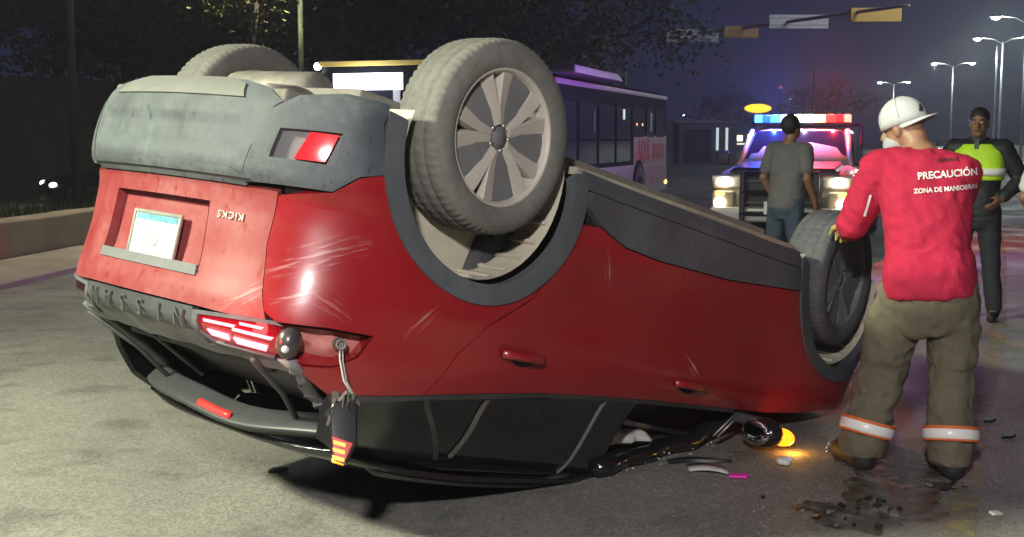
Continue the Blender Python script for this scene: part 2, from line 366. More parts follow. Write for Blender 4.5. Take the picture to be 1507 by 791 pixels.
def panel(name, poly, m, parent=CAR, off=0., fl=.018, res=.05, holes=(), side=1, gap=0., fn=None, build=True):
    if gap: poly = shrink(poly, gap); holes = [shrink(h, -gap) for h in holes]
    loops = [dens(poly, res)] + [dens(h, res) for h in holes]
    pts = []; edges = []
    for lp in loops:
        o = len(pts); pts += lp; edges += [(o + i, o + (i + 1) % len(lp)) for i in range(len(lp))]
    nb = len(pts); xs = [q[0] for q in loops[0]]; ys = [q[1] for q in loops[0]]
    bnd = pts[:]
    yy = min(ys) + res * .5; row = 0
    while yy < max(ys):
        xx = min(xs) + (res * .5 if row % 2 else 0) + .003
        while xx < max(xs):
            if pip((xx, yy), loops[0]) and not any(pip((xx, yy), h) for h in loops[1:]) and min(sdist((xx, yy), pts[a], pts[b]) for a, b in edges) > (.38 * res) ** 2:
                pts.append((xx, yy))
            xx += res
        yy += res * .87; row += 1
    vo, _, fo, _, _, _ = delaunay_2d_cdt([Vector(q) for q in pts], edges, [], 0, 1e-5)
    tris = []
    for f in fo:
        c = (sum(vo[i].x for i in f) / len(f), sum(vo[i].y for i in f) / len(f))
        if pip(c, loops[0]) and not any(pip(c, h) for h in loops[1:]):
            A, B, C_ = (vo[i] for i in f[:3]); ar = abs((B - A).cross(C_ - A)); lm = max((B - A).length, (C_ - B).length, (A - C_).length)
            if ar / lm > .0008: tris.append(tuple(f))          # no slivers along the outline
    P = []; NN = []
    for q in vo:
        n = SN(q.x, q.y); o = off + (fn(q.x, q.y) if fn else 0)
        P.append(Vector(S(q.x, q.y)) + n * o); NN.append(n)
    cnt = {}
    for t in tris:
        for i in range(len(t)):
            a, b = t[i], t[(i + 1) % len(t)]; cnt[(a, b)] = cnt.get((a, b), 0) + 1
    mb = MB(); mb.add(P, [tuple(reversed(t)) for t in tris], True); VN = list(NN)
    if fl:
        for (a, b) in cnt:
            if (b, a) not in cnt:
                mb.add([P[a], P[b], P[b] - NN[b] * fl, P[a] - NN[a] * fl], [(0, 1, 2, 3)], False); w_ = (P[b] - P[a]).cross(-NN[a]); VN += [w_.normalized() if w_.length > 1e-9 else NN[a]] * 4
    if side < 0:
        mb.v = [(x, -y, z) for x, y, z in mb.v]; mb.f = [tuple(reversed(f)) for f in mb.f]; VN = [Vector((n.x, -n.y, n.z)) for n in VN]
    mb.v = [(x, y, min(z, zmax(x, y))) for x, y, z in mb.v]
    o = mb.build(name, m, parent, fix=False)
    if not fn:
        for q in o.data.polygons: q.use_smooth = True
        o.data.normals_split_custom_set_from_vertices([tuple(n) for n in VN])
    return o
def arc(cx, cz, r, a0, a1, n=24):
    return [(cx + r * math.cos(R(a0 + (a1 - a0) * i / n)), cz + r * math.sin(R(a0 + (a1 - a0) * i / n))) for i in range(n + 1)]
RA = (.003, .36); RI, RO = .43, .506
FA = (2.755, .375)
dgap = [(-.11, 1.222), (-.017, 1.05), (.091, .933), (.30, .805), (.372, .708)]
bgap = [(1.207, 1.122), (1.254, .843), (1.274, .536)]
belt_q = [(-.475, 1.272), (-.394, 1.257), (-.11, 1.222)]
belt_r = [(-.11, 1.222), (.2, 1.186), (.525, 1.156), (.9, 1.136), (1.207, 1.122)]
belt_f = [(1.207, 1.122), (1.6, 1.112), (1.925, 1.105), (2.2, 1.10)]
cav = [(-.727, 1.066), (-.55, 1.052), (-.402, 1.052), (-.44, 1.12), (-.506, 1.168), (-.60, 1.180), (-.675, 1.182)]
for sd in (1, -1):
    # dark structure behind the skin: every shut gap looks into it
    inner = [(-.80, .60), (-.80, 1.05), (-.76, 1.20), (-.475, 1.262)] + belt_q[1:] + belt_r[1:] + belt_f[1:] + [(2.9, 1.02), (3.2, .90), (3.2, .45)] + arc(*FA, RI + .02, 10, 170) + [(2.3, .33), (.44, .31)] + arc(*RA, RI + .02, 0, 178)[1:] + [(-.55, .55)]
    panel('inner_panel', inner, M_SEAM, off=-.024, fl=0, res=.09, side=sd, holes=[shrink(cav, -.012)] if sd > 0 else ())
    ao = arc(*RA, RO - .004, 43.5, 163)
    q = [(-.818, .640), (-.826, .81), (-.80, .97), (-.776, 1.034), (-.729, 1.060)] + [(-.55, 1.046), (-.396, 1.046), (-.435, 1.123), (-.506, 1.174), (-.60, 1.187), (-.66, 1.19)] + belt_q + dgap[1:] + ao[1:] + [(-.47, .50), (-.559, .532), (-.632, .598)]
    qp = panel('quarter_panel', q, M_RED, side=sd, gap=.003, res=.04, fl=.025)
    if sd > 0:
        panel('fuel_door', [(-.164, .905), (.035, .905), (.072, .93), (.06, .965), (-.017, 1.046), (-.25, 1.03)], M_RED, qp, off=.0025, fl=.006, res=.04)
    rd = panel('rear_door', dgap + arc(*RA, RO - .004, 43, 13, 10)[1:] + [(.636, .461), (.825, .511), (1.074, .525), (1.274, .522)] + bgap[::-1] + belt_r[::-1][1:-1], M_RED, side=sd, gap=.003, res=.045, fl=.025)
    fd = panel('front_door', bgap[::-1] + belt_f[1:] + [(2.27, .9), (2.30, .62), (2.262, .470), (1.616, .518), (1.274, .522)], M_RED, side=sd, gap=.003, fl=.025)
    panel('front_fender', [(2.2, 1.10), (2.5, 1.075), (2.9, 1.02), (3.15, .93), (3.25, .80), (3.27, .58)] + arc(*FA, RO - .004, 24, 166) + [(2.30, .62), (2.27, .9)], M_RED, side=sd, gap=.003, fl=.025)
    panel('wheel_arch_trim', arc(*RA, RO, -9, 188, 40) + arc(*RA, RI, 188, -9, 40), M_CLAD, side=sd, off=.010, fl=.05, res=.035)
    panel('wheel_arch_trim', arc(*FA, RO, -9, 188, 40) + arc(*FA, RI, 188, -9, 40), M_CLAD, side=sd, off=.010, fl=.05, res=.035)
    panel('door_cladding', [(.508, .40), (.636, .461), (.825, .511), (1.074, .525), (1.274, .522), (1.284, .345), (.53, .337)], M_CLAD, side=sd, off=.008, gap=.002, fl=.03)
    panel('door_cladding', [(1.274, .522), (1.616, .518), (2.262, .470), (2.245, .362), (1.284, .345)], M_CLAD, side=sd, off=.008, gap=.002, fl=.03)
    panel('sill_moulding', [(.505, .262), (.515, .335), (1.284, .343), (2.24, .359), (2.25, .278)], M_CLAD, side=sd, off=.004, gap=.001, fl=.03)
    # wheel housings: dusty liner drum plus its inner wall
    for (cx, cz) in (RA, FA):
        yo = .84; mb = MB(); rs = []
        for yy in (yo, .74, .635):
            rs.append([(cx + (RI - .01) * math.cos(R(a)), sd * yy, cz + (RI - .01) * math.sin(R(a))) for a in range(-14, 195, 8)])
        mb.rings(rs, cap=False, closed=False)
        n = len(rs[0]); mb.add(rs[2] + [(cx, sd * .63, cz)], [(i, i + 1, n) for i in range(n - 1)])
        for a in range(20, 170, 13):      # moulded ribs
            mb.box((cx + (RI - .02) * math.cos(R(a)), sd * .74, cz + (RI - .02) * math.sin(R(a))), (.012, .16, .014), rot=(0, -R(a), 0))
        lin = mb.build('wheel_liner', M_LINER, CAR)
        # door handles
    for hx in (.19, 1.33):
        p0 = Vector(S(hx, 1.025)); p1 = Vector(S(hx + .24, 1.025)); mb = MB(); rs = []
        for i in range(9):
            t = i / 8; c = p0.lerp(p1, t); c.y += .012 + .03 * math.sin(math.pi * t) ** .5; hh = .017
            rs.append([(c.x, sd * (c.y + .010 * math.cos(a)), c.z + hh * math.sin(a)) for a in [2 * math.pi * k / 8 for k in range(8)]])
        mb.rings(rs); mb.build('door_handle', M_RED, rd if hx < 1 else fd)
        dip = MB(); c = Vector(S(hx + .13, 1.025)); dip.ball((c.x, sd * (c.y - .004), c.z), .05, 12, 6, (1.6, .12, .8)); dip.build('handle_cup', M_SEAM, rd if hx < 1 else fd)
# rear end ----------------------------------------------------------
mir = lambda pl: [(2 * SC - a, b) for a, b in pl][::-1]
def sym(half): return half + mir(half)
rb_half = [(-.944, .612), (-.944, .58), (-.893, .36), (-.815, .305)]
def steps(s, z):      # moulded ribs of the bumper centre
    t = .012 * (sstep(.40, .42, z) - sstep(.52, .54, z))
    w = abs((s - SC)); return -t * (1 - sstep(.44, .47, w)) - .006 * (1 if (.36 < z < .50 and int((s + 5) / .115) % 2) else 0)
bc = panel('rear_bumper', sym([(-.946, .626), (-.946, .58), (-.895, .36), (-.86, .33), (-.95, .285), (-1.1, .26)]), M_BUMP, off=.004, fl=.04, res=.022, fn=steps)
panel('lower_lip', sym([(-.92, .60), (-1.0, .575)])[0:2] + mir([(-.92, .60), (-1.0, .575)]), M_BUMP, bc, off=.012, fl=.02, res=.05)
panel('skid_plate', sym([(-1.02, .335), (-1.06, .285), (-1.16, .262)]), mat('pale_skid_plate', (.13, .13, .12), .6, dust=.5, dcol=(.24, .24, .22), ds=6), bc, off=.012, fl=.03, res=.05)
for sd in (1, -1):
    pk = [(-.835, .425), (-.64, .405), (-.645, .512), (-.85, .522)]
    cn = panel('bumper_corner', [(-.944, .614), (-.632, .598), (-.559, .532), (-.449, .496), (-.497, .42), (-.512, .34), (-.485, .262), (-.65, .262), (-.812, .30), (-.892, .362), (-.944, .58)], M_BUMP, side=sd, off=.006, gap=.002, fl=.04, res=.035, holes=[pk])
    panel('reflector_pocket', shrink(pk, -.004), M_TRIM, cn, side=sd, off=-.022, fl=0, res=.03)
    panel('reflector', [(-.738, .418), (-.648, .410), (-.674, .508), (-.772, .517)], mat('red_reflector_glow', (.75, .02, .03), .15, coat=1, em=(1, .02, .03), es=.05), cn, side=sd, off=.002, fl=.03, res=.03)  # reflector carries a weak glow of its own, though no lamp
PL = [(SC - .33, .700), (SC + .31, .700), (SC + .335, .948), (SC - .345, .948)]
tg_half = [(-.816, .630), (-.823, .81), (-.797, .97), (-.772, 1.034), (-.76, 1.062), (-.9, 1.068), (-1.08, 1.064)]
tg = panel('tailgate', tg_half + mir(tg_half), M_REDD, gap=.003, holes=[PL], res=.04, fl=.03)
panel('number_plate_recess', shrink(PL, -.004), M_REDD, tg, off=-.035, fl=0, res=.05)
rim = MB()
for a, b in zip(PL, PL[1:] + PL[:1]):
    for i in range(8):
        q0 = (a[0] + (b[0] - a[0]) * i / 8, a[1] + (b[1] - a[1]) * i / 8); q1 = (a[0] + (b[0] - a[0]) * (i + 1) / 8, a[1] + (b[1] - a[1]) * (i + 1) / 8)
        v = []
        for q_ in (q0, q1): v += [Vector(S(*q_)) + SN(*q_) * .001, Vector(S(*q_)) - SN(*q_) * .036]
        rim.add([v[0], v[2], v[3], v[1]], [(0, 1, 2, 3)], True)
rim.build('recess_wall', M_REDD, tg)
panel('tailgate_handle', [(SC - .34, .925), (SC + .325, .925), (SC + .33, .962), (SC - .345, .962)], M_TRIM, tg, off=.006, fl=.04, res=.04)
pc = Vector(S(SC - .0, .855)) + Vector((-.004 + .03, 0, 0))
pm = MB(); pm.box((pc.x - .012, .0, pc.z - .002), (.004, .305, .155)); plate = pm.build('number_plate', mat('plate_white', (.72, .76, .70), .5, dust=.35, ds=20, dcol=(.5, .52, .46)), tg, bevel=.0018)
pm = MB(); pm.box((pc.x - .0155, 0, pc.z - .066), (.002, .28, .022)); pm.build('plate_band', mat('plate_band', (.12, .35, .42), .5, var=.5, vs=40), plate)
pm = MB(); pm.lathe([(.030, 0), (.036, 0), (.036, .0015), (.030, .0015)], (pc.x - .0165, 0, pc.z + .004), (1, 0, 0), 20, closed=True); pm.build('plate_emblem', mat('plate_print', (.45, .5, .47), .6), plate)
pm = MB(); fr = .012
for dy, dz, sy, sz in ((0, .0835, .33, fr), (0, -.0835, .33, fr), (.159, 0, fr, .155), (-.159, 0, fr, .155)): pm.box((pc.x - .0145, dy, pc.z - .002 + dz), (.008, sy, sz))
pm.build('plate_frame', M_CHROME, plate)
# rear lamps and the dark bar between them
bar_h = [(-1.085, 1.068), (-1.062, 1.10), (-1.056, 1.136), (-1.10, 1.142)]
gb = panel('tailgate_garnish', bar_h + mir(bar_h), mat('garnish_plastic', (.03, .033, .036), .45, dust=.3, dcol=(.16, .17, .17), ds=5), off=.004, fl=.03, res=.03)
def surf_text(body, size, s0, z0, flip, m, name, parent, off=.006, ext=.004, sp=1.15, bold=.0, sx=1.0):
    vs, fs = text_mesh(body, size, ext, bold, sp=sp, sx=sx); mb = MB(); P = []
    for v in vs:
        s_ = s0 - v.x; z_ = z0 + v.y                # read from behind with the car upright
        P.append(Vector(S(s_, z_)) + SN(s_, z_) * (off + v.z))
    mb.add(P, fs, False); return mb.build(name, m, parent)
for k_, ch_ in enumerate('NISSAN'): surf_text(ch_, .072, SC + .30 - .12 * k_, 1.105, 0, mat('dark_letters', (.16, .17, .17), .3, metal=.6, dust=.2), 'letter', gb, off=.011, sx=1.2)
surf_text('KICKS', .034, -1.01, .735, 0, mat('badge_letters', (.40, .33, .31), .45, metal=.4, dust=.5, dcol=(.5, .36, .33)), 'badge', tg, off=.001, sp=1.15, sx=1.3, bold=.0006)
M_LAMPB = mat('lamp_housing', (.12, .004, .008), .1, coat=1, em=(1, .01, .03), es=.25)
M_LAMPD = mat('lamp_case', (.03, .012, .014), .25, coat=.5)
M_STRIP = emit('tail_lamp_strip', (1, .10, .13), 9, (.5, .05, .05))
for sd in (1, -1):
    lh = panel('tail_lamp', [(-1.05, 1.088), (-.738, 1.068), (-.70, 1.08), (-.715, 1.172), (-1.0, 1.166), (-1.045, 1.14)], M_LAMPB if sd > 0 else M_LAMPD, side=sd, off=-.004, fl=.05, res=.03)
    panel('lamp_bezel', [(-1.075, 1.075), (-.73, 1.055), (-.70, 1.067), (-.738, 1.067), (-1.048, 1.087), (-1.05, 1.142), (-1.0, 1.168), (-.72, 1.174), (-.715, 1.184), (-1.02, 1.178), (-1.075, 1.15)], M_CLAD, lh, side=sd, off=.006, fl=.03, res=.03)
    if sd > 0:
        for (a, b, z0, z1, dz) in ((-1.02, -.875, 1.098, 1.108, -.002), (-.885, -.725, 1.106, 1.116, .004), (-1.00, -.905, 1.130, 1.147, 0.004), (-.885, -.745, 1.138, 1.156, 0.004), (-.86, -.765, 1.083, 1.092, .0)):
            panel('lamp_strip', [(a, z0), (b, z0 + dz), (b - .008, z1 + dz), (a + .004, z1)], M_STRIP, lh, side=sd, off=.003, fl=.006, res=.03)
    else:
        ol = panel('outer_tail_lamp', cav, M_LAMPD, side=sd, off=0, fl=.03, res=.04)
# torn-out lamp cavity on the near corner
cv = panel('lamp_cavity', shrink(cav, -.008), mat('bare_cavity', (.48, .10, .09), .5, dust=.5, ds=6, dcol=(.55, .35, .32)), off=-.055, fl=0, res=.025, fn=lambda s, z: .02 * mnoise.noise(Vector((s * 16, z * 16, 1))))
wall = MB(); cd = dens(cav, .03)
for a, b in zip(cd, cd[1:] + cd[:1]):
    v = []
    for q_ in (a, b): v += [Vector(S(*q_)) + SN(*q_) * .0, Vector(S(*q_)) - SN(*q_) * .06]
    wall.add([v[0], v[2], v[3], v[1]], [(0, 1, 2, 3)], True)
wall.build('cavity_wall', M_RED, cv)
c = Vector(S(-.675, 1.125)); n = SN(-.675, 1.125)
mb = MB(); mb.ball(c - n * .02, .05, 14, 8, (.9, .9, 1.15)); mb.build('lamp_socket', mat('socket_rubber', (.05, .045, .045), .3, coat=.4), cv)
mb = MB(); mb.ball(c + n * .022 + Vector((0, 0, .004)), .014, 10, 6); mb.build('lamp_bulb', mat('bulb_glass', (.7, .7, .72), .08, coat=1), cv)
c = Vector(S(-.50, 1.09)); n = SN(-.50, 1.09)
mb = MB(); mb.ball(c - n * .03, .022, 10, 6); mb.lathe([(.012, 0), (.02, .0), (.02, .02), (.012, .02)], c - n * .02, n, 12, closed=True); mb.build('wire_plug', M_STEEL, cv)
# the outer lamp dangling on its wires
DL = Vector((-.50, .93, 1.355))
wp = [c - n * .02, c + n * .02 + Vector((0, 0, .05)), Vector((-.52, .90, 1.2)), DL + Vector((.03, .0, -.09))]
mb = MB(); mb.tube(wp, .004, 6); mb.tube([p + Vector((.008, .006, .002 * i)) for i, p in enumerate(wp)], .003, 6); mb.build('lamp_wire', mat('grey_wire', (.35, .32, .30), .5), CAR)
mb = MB(); d1 = Vector((-.10, .30, .93)).normalized(); d2 = Vector((.75, .6, -.1)).normalized(); d3 = d1.cross(d2)
ol = [(-.09, -.04), (-.055, -.055), (.10, -.03), (.115, .015), (.05, .045), (-.08, .035)]
mb.prism([(a, b) for a, b in ol], DL - d3 * .02, d1, d2, d3 * .045); hl = mb.build('hanging_lamp', M_BLK, CAR, bevel=.006)
M_AMB = emit('lamp_amber_lit', (1, .22, .01), 3.6, (.2, .06, .02)); M_REDL = emit('lamp_red_lit', (1, .04, .02), .45, (.10, .006, .006))
mb = MB(); mb.prism([(.03, -.04), (.098, -.027), (.105, .01), (.05, .03)], DL + d3 * .026, d1, d2, d3 * .008); mb.prism([(.03, -.04), (.098, -.027), (.105, .01), (.05, .03)], DL - d3 * .03, d1, d2, d3 * .008); mb.build('red_lens', M_REDL, hl, bevel=.002)
for k in range(3):
    mb = MB(); o = .045 + .024 * k; mb.prism([(o, -.034), (o + .012, -.032), (o + .02, .006), (o + .008, .006)], DL - d3 * .036, d1, d2, d3 * .004); mb.build('amber_strip', M_AMB, hl); mb = MB(); mb.prism([(o, -.034), (o + .012, -.032), (o + .02, .006), (o + .008, .006)], DL + d3 * .0345, d1, d2, d3 * .004); mb.build('amber_strip', M_AMB, hl)
mb = MB()
for k in range(9):
    a = DL + d2 * random.uniform(-.05, .04) + d1 * random.uniform(-.11, -.02) + d3 * random.uniform(-.03, .03)
    mb.box(a, (random.uniform(.01, .03), .006, random.uniform(.04, .10)), rot=(random.uniform(-.5, .5), random.uniform(-.6, .6), random.uniform(0, 3)))
mb.build('torn_bracket', M_BLKM, hl)

# greenhouse --------------------------------------------------------
bel = lambda pl: pl
ROOFZ = [(-.40, 1.455), (-.16, 1.505), (.09, 1.535), (.46, 1.548), (1.017, 1.535), (1.29, 1.49), (1.64, 1.408), (2.12, 1.283), (2.30, 1.22)]
rz = lambda x: smooth_tab(ROOFZ, x)
for sd in (1, -1):
    panel('pillar_panel', belt_q[::-1] + [(-.47, 1.34), (-.42, 1.44), (-.30, 1.49), (-.0, 1.51), (.14, 1.515), (.205, 1.478), (-.085, 1.236)][0:], M_BLK, side=sd, off=-.004, gap=.0015, fl=.02)
    panel('quarter_glass', [(-.085, 1.240), (.205, 1.474), (.262, 1.468), (.222, 1.214)], M_GLASS, side=sd, off=-.010, fl=.01, gap=.006)
    panel('window_divider', [(.232, 1.212), (.272, 1.47), (.288, 1.47), (.248, 1.209)], M_CHROME, side=sd, off=.000, fl=.012, res=.04)
    panel('window_trim', [(-.115, 1.226), (-.075, 1.234), (.228, 1.482), (.205, 1.488)], M_BLKM, side=sd, off=.000, fl=.012, res=.04)
    panel('rear_door_glass', [(.25, 1.207), (.294, 1.474), (.65, 1.505), (1.0, 1.512), (.948, 1.150)], M_GLASS, side=sd, off=-.010, fl=.01, gap=.003)
    panel('window_trim', [(.952, 1.148), (1.004, 1.512), (1.014, 1.512), (.962, 1.148)], M_TRIM, side=sd, off=.000, fl=.012, res=.04)
    panel('roof_frame', [(.14, 1.517), (.205, 1.484), (.30, 1.478), (.65, 1.508), (1.0, 1.515), (1.016, 1.515), (1.2, 1.49), (1.24, 1.52), (1.0, 1.545), (.46, 1.556), (.14, 1.54)], M_BLK, side=sd, off=-.003, fl=.02)
    panel('centre_pillar', [(.966, 1.148), (1.018, 1.513), (1.235, 1.495), (1.20, 1.41), (1.178, 1.28), (1.17, 1.126)], M_BLK, side=sd, off=-.003, fl=.03)
    panel('belt_moulding', [(-.47, 1.270)] + belt_q[1:] + belt_r[1:] + belt_f[1:3] + [(1.95, 1.119), (1.6, 1.126), (1.207, 1.137), (.525, 1.171), (-.11, 1.238), (-.46, 1.288)], M_BLKM, side=sd, off=.004, fl=.03, res=.06)
    # crushed front pillar lying along the road
    mb = MB(); rs = []
    for i in range(13):
        x = 1.20 + (2.12 - 1.20) * i / 12; z = rz(x) - .012; y = .655 + .02 * math.sin(i * 1.7) + (.10 * max(0, i - 8) / 4)
        z -= .16 * max(0, i - 9) / 3
        a = .06 - .015 * i / 12
        ring = [(x, sd * (y + a * math.cos(t)), min(zmax(x, sd * y), z + .048 * math.sin(t) - .028)) for t in [2 * math.pi * k / 8 for k in range(8)]]
        rs.append(ring)
    mb.rings(rs); mb.build('windscreen_pillar', M_BLK, CAR)
    mb = MB(); rs = []
    for i in range(15):       # roof rail
        x = -.12 + 1.25 * i / 14; e = 0 if 0 < i < 14 else .03
        y = .60 + .0 * i; z = min(zmax(x, sd * y) - .014, rz(x) + .028 - e)
        rs.append([(x, sd * (y + .02 * math.cos(t)), min(zmax(x, sd * y, .004), z + .016 * math.sin(t))) for t in [2 * math.pi * k / 8 for k in range(8)]])
    mb.rings(rs); mb.build('roof_rail', M_BLKM, CAR)
mb = MB(); rs = []
for i in range(28):           # roof skin, crushed flat where it meets the road
    x = -.34 + 2.45 * i / 27; row = []
    for j in range(21):
        y = -.655 + 1.31 * j / 20; e = abs(y) / .655
        z = rz(x) + .045 * (1 - e ** 4) * (1 - .6 * sstep(1.2, 2.1, x)) + .008 * mnoise.noise(Vector((x * 4, y * 4, 0))) * sstep(.8, 1.4, x)
        row.append((x + (.10 * e ** 3 if i == 0 else 0), y, min(z, zmax(x, y, .006))))
    rs.append(row)
mb.rings(rs, cap=False, closed=False); roof = mb.build('roof', M_BLK, CAR)
so = roof.modifiers.new('th', 'SOLIDIFY'); so.thickness = .02; so.offset = 0
# rear window opening: broken glass, bent frame, spoiler
mb = MB(); rs = []
for i in range(25):
    t = -1 + 2 * i / 24; y = .60 * t; x = -.36 + .09 * abs(t) ** 2.2; z = 1.462 - .045 * abs(t) ** 2
    z += .008 * math.sin(5 * t)
    prof = [(.14, .046), (.02, .042), (-.040, .030), (-.052, .018), (-.046, .006), (-.026, -.018), (.022, -.056), (.045, -.052), (.055, -.03), (.14, -.005)]
    rs.append([(x + a, y, z + b) for a, b in prof])
mb.rings(rs, smooth=False); sp = mb.build('spoiler', mat('spoiler_plastic', (.03, .032, .036), .4, dust=.2, dcol=(.10, .10, .10), ds=4), CAR, bevel=.005)
mb = MB(); rs = []
for i in range(9):
    t = -.16 + .36 * i / 8; y = .60 * t + .03; x = -.36 + .09 * abs(t) ** 2.2; z = 1.462 - .045 * t * t + .008 * math.sin(5 * t)
    rs.append([(x - .049, y, z - .012), (x - .052, y, z + .003), (x - .042, y, z + .008), (x - .036, y, z - .022)])
mb.rings(rs); mb.build('high_brake_lamp', emit('dim_brake_lamp', (1, .05, .03), .8, (.5, .03, .03)), sp)
lw = panel('window_sill_panel', [(-1.07, 1.144), (-1.06, 1.181), (-.72, 1.186), (-.64, 1.20), (-.60, 1.222), (-1.0, 1.208)] + mir([(-1.07, 1.144), (-1.06, 1.181), (-.72, 1.186), (-.64, 1.20), (-.60, 1.222), (-1.0, 1.208)]), M_TRIM, off=.0, fl=.05, res=.04, fn=lambda s, z: .012 * mnoise.noise(Vector((s * 7, z * 9, 3))))
for sd in (1, -1):
    st = []
    for t in range(9):
        u = t / 8; a = Vector(S(-.66 + .06 * u, 1.17)); x = a.x + u * .40; y = .68 - .14 * u + .02 * math.sin(u * 9); z = 1.17 + u * .25
        st.append((x, sd * y, z))
    mb = MB(); rs = []
    for t, pnt in enumerate(st):
        w = .032 - .008 * t / 8 + .006 * math.sin(t * 2.3)
        rs.append([(pnt[0] + w * math.cos(q_) * .7, pnt[1] + sd * w * math.sin(q_) * 1.2, pnt[2] + w * math.cos(q_) * -.4) for q_ in [2 * math.pi * k / 7 for k in range(7)]])
    mb.rings(rs)
    for t in range(1, 8): mb.box(Vector(st[t]) + Vector((-.02, sd * .012, 0)), (.03, .02, .035), rot=(.4 * t, .3, .5 * t))
    mb.build('bent_window_frame', M_TRIM, CAR)
    mb = MB(); mb.tube([(-.66, sd * .58, 1.20), (-.45, sd * .50, 1.31), (-.30, sd * .44, 1.42)], [.012, .01, .012], 6); mb.build('gas_strut', M_BLKM, CAR)
# cabin
mb = MB()
for sd in (1, -1): mb.add([(.46, sd * .70, 1.1), (1.9, sd * .70, 1.08), (1.9, sd * .76, .36), (.46, sd * .76, .36)], [(0, 1, 2, 3)])
mb.box((.8, 0, .35), (2.9, 1.0, .03)); mb.build('cabin_floor', M_INT, CAR)
mb = MB(); mb.add([(x, y, min(zmax(x, y, .04), rz(x) - .03 * abs(y))) for x in (-.25, .3, .9, 1.4, 1.9) for y in (-.62, 0, .62)], [(3 * i + j, 3 * i + j + 1, 3 * i + j + 4, 3 * i + j + 3) for i in range(4) for j in range(2)]); mb.build('headliner', M_INT, CAR)
for (sx_, sy_) in ((1.15, .36), (1.15, -.36), (.30, .36), (.30, -.36)):
    mb = MB(); w = .50 if sx_ > 1 else .66
    mb.box((sx_ + .22, sy_, .62), (.52, w, .14)); mb.box((sx_ - .10, sy_, .90), (.15, w, .62), rot=(0, -.28, 0), top=(.8, .85)); mb.box((sx_ - .21, sy_, 1.22), (.10, .27, .17), rot=(0, -.15, 0))
    mb.build('seat', M_SEAT, CAR, bevel=.035, bseg=3)
mb = MB(); mb.box((-.30, 0, 1.10), (.66, 1.10, .025), rot=(0, .10, 0)); mb.box((-.50, 0, 1.185), (.05, .98, .12), rot=(0, .3, 0)); mb.box((-.37, .08, 1.262), (.40, .92, .018), rot=(0, -.40, .04)); mb.box((-.41, -.36, 1.27), (.34, .22, .016), rot=(.12, -.5, .25)); mb.build('luggage_cover', mat('luggage_cover', (.10, .10, .115), .8, var=.3, vs=4), CAR, bevel=.01)
mb = MB(); mb.box((2.0, 0, .98), (.45, 1.36, .22), rot=(0, .1, 0)); mb.build('dashboard', M_INT, CAR, bevel=.04)
mb = MB(); rs = []                   # limp airbag in the front window opening
for i in range(9):
    t = i / 8; x = 1.27 + .36 * t
    rs.append([(x, .60 + .05 * math.cos(a) * (1 + .3 * math.sin(i * 2)), min(zmax(x, .6, .05), 1.335 - .02 * t + .03 * (math.sin(a) + .4 * math.sin(3 * t + a * 2)))) for a in [2 * math.pi * k / 10 for k in range(10)]])
mb.rings(rs); mb.build('airbag', mat('airbag_cloth', (.72, .70, .64), .8, var=.15), CAR)
mb = MB(); mb.tube([(1.5 + .16 * math.cos(a), .42 + .05 * math.sin(a), 1.16 + .17 * math.sin(a)) for a in [2 * math.pi * k / 20 for k in range(21)]], .014, 6); mb.build('steering_wheel', M_INT, CAR)
# broken glass crumbs along the front window edge and a loose trim strip
mb = MB()
for k in range(22):
    x = random.uniform(1.22, 2.1); y = .73 + random.uniform(-.03, .04); z = min(zmax(x, y, .01), rz(x) - random.uniform(-.01, .06))
    mb.box((x, y, z), (random.uniform(.003, .009), .003, random.uniform(.003, .007)), rot=(random.random() * 3, random.random() * 3, 0))
gk = mb.build('glass_crumbs', mat('glass_crumbs', (.7, .75, .75), .1, coat=1), CAR); gk['kind'] = 'stuff'
for k, xx in enumerate((1.99, 2.03)):
    mb = MB(); a = Vector((xx, .845, 1.115)); b = Vector((xx - .10, .80, 1.25)); mb.tube([a, b], [.006, .006], 6); mb.build('pillar_trim', M_CHROME, CAR)
# mirror with its lit indicator
mb = MB(); mb.ball((2.06, .965, 1.185), .1, 14, 9, (.62, 1.05, .72)); mh = mb.build('door_mirror', M_BLK, CAR)
mb = MB(); mb.ball((2.115, 1.035, 1.19), .078, 12, 8, (.72, .8, .55)); mb.build('mirror_indicator', emit('indicator_amber', (1, .24, .006), 3.6, (.3, .12, .02)), mh)
mb = MB(); mb.box((2.03, .88, 1.14), (.08, .14, .05)); mb.build('mirror_stalk', M_BLKM, mh, bevel=.012)
mb = MB(); mb.ball((1.985, .965, 1.19), .075, 12, 8, (.12, 1.1, .8)); mb.build('mirror_glass', mat('mirror_silver', (.7, .7, .72), .03, metal=1), mh)
mb = MB(); mb.ball((2.68, .80, .60), .03); 
mirror_light = light('indicator_glow', 'POINT', (2.16, 1.08, 1.22), 1.6, (1, .45, .05), CAR, .03)
tail_light = light('tail_lamp_glow', 'POINT', (-.84, .66, 1.13), 1.6, (1, .08, .08), CAR, .04)
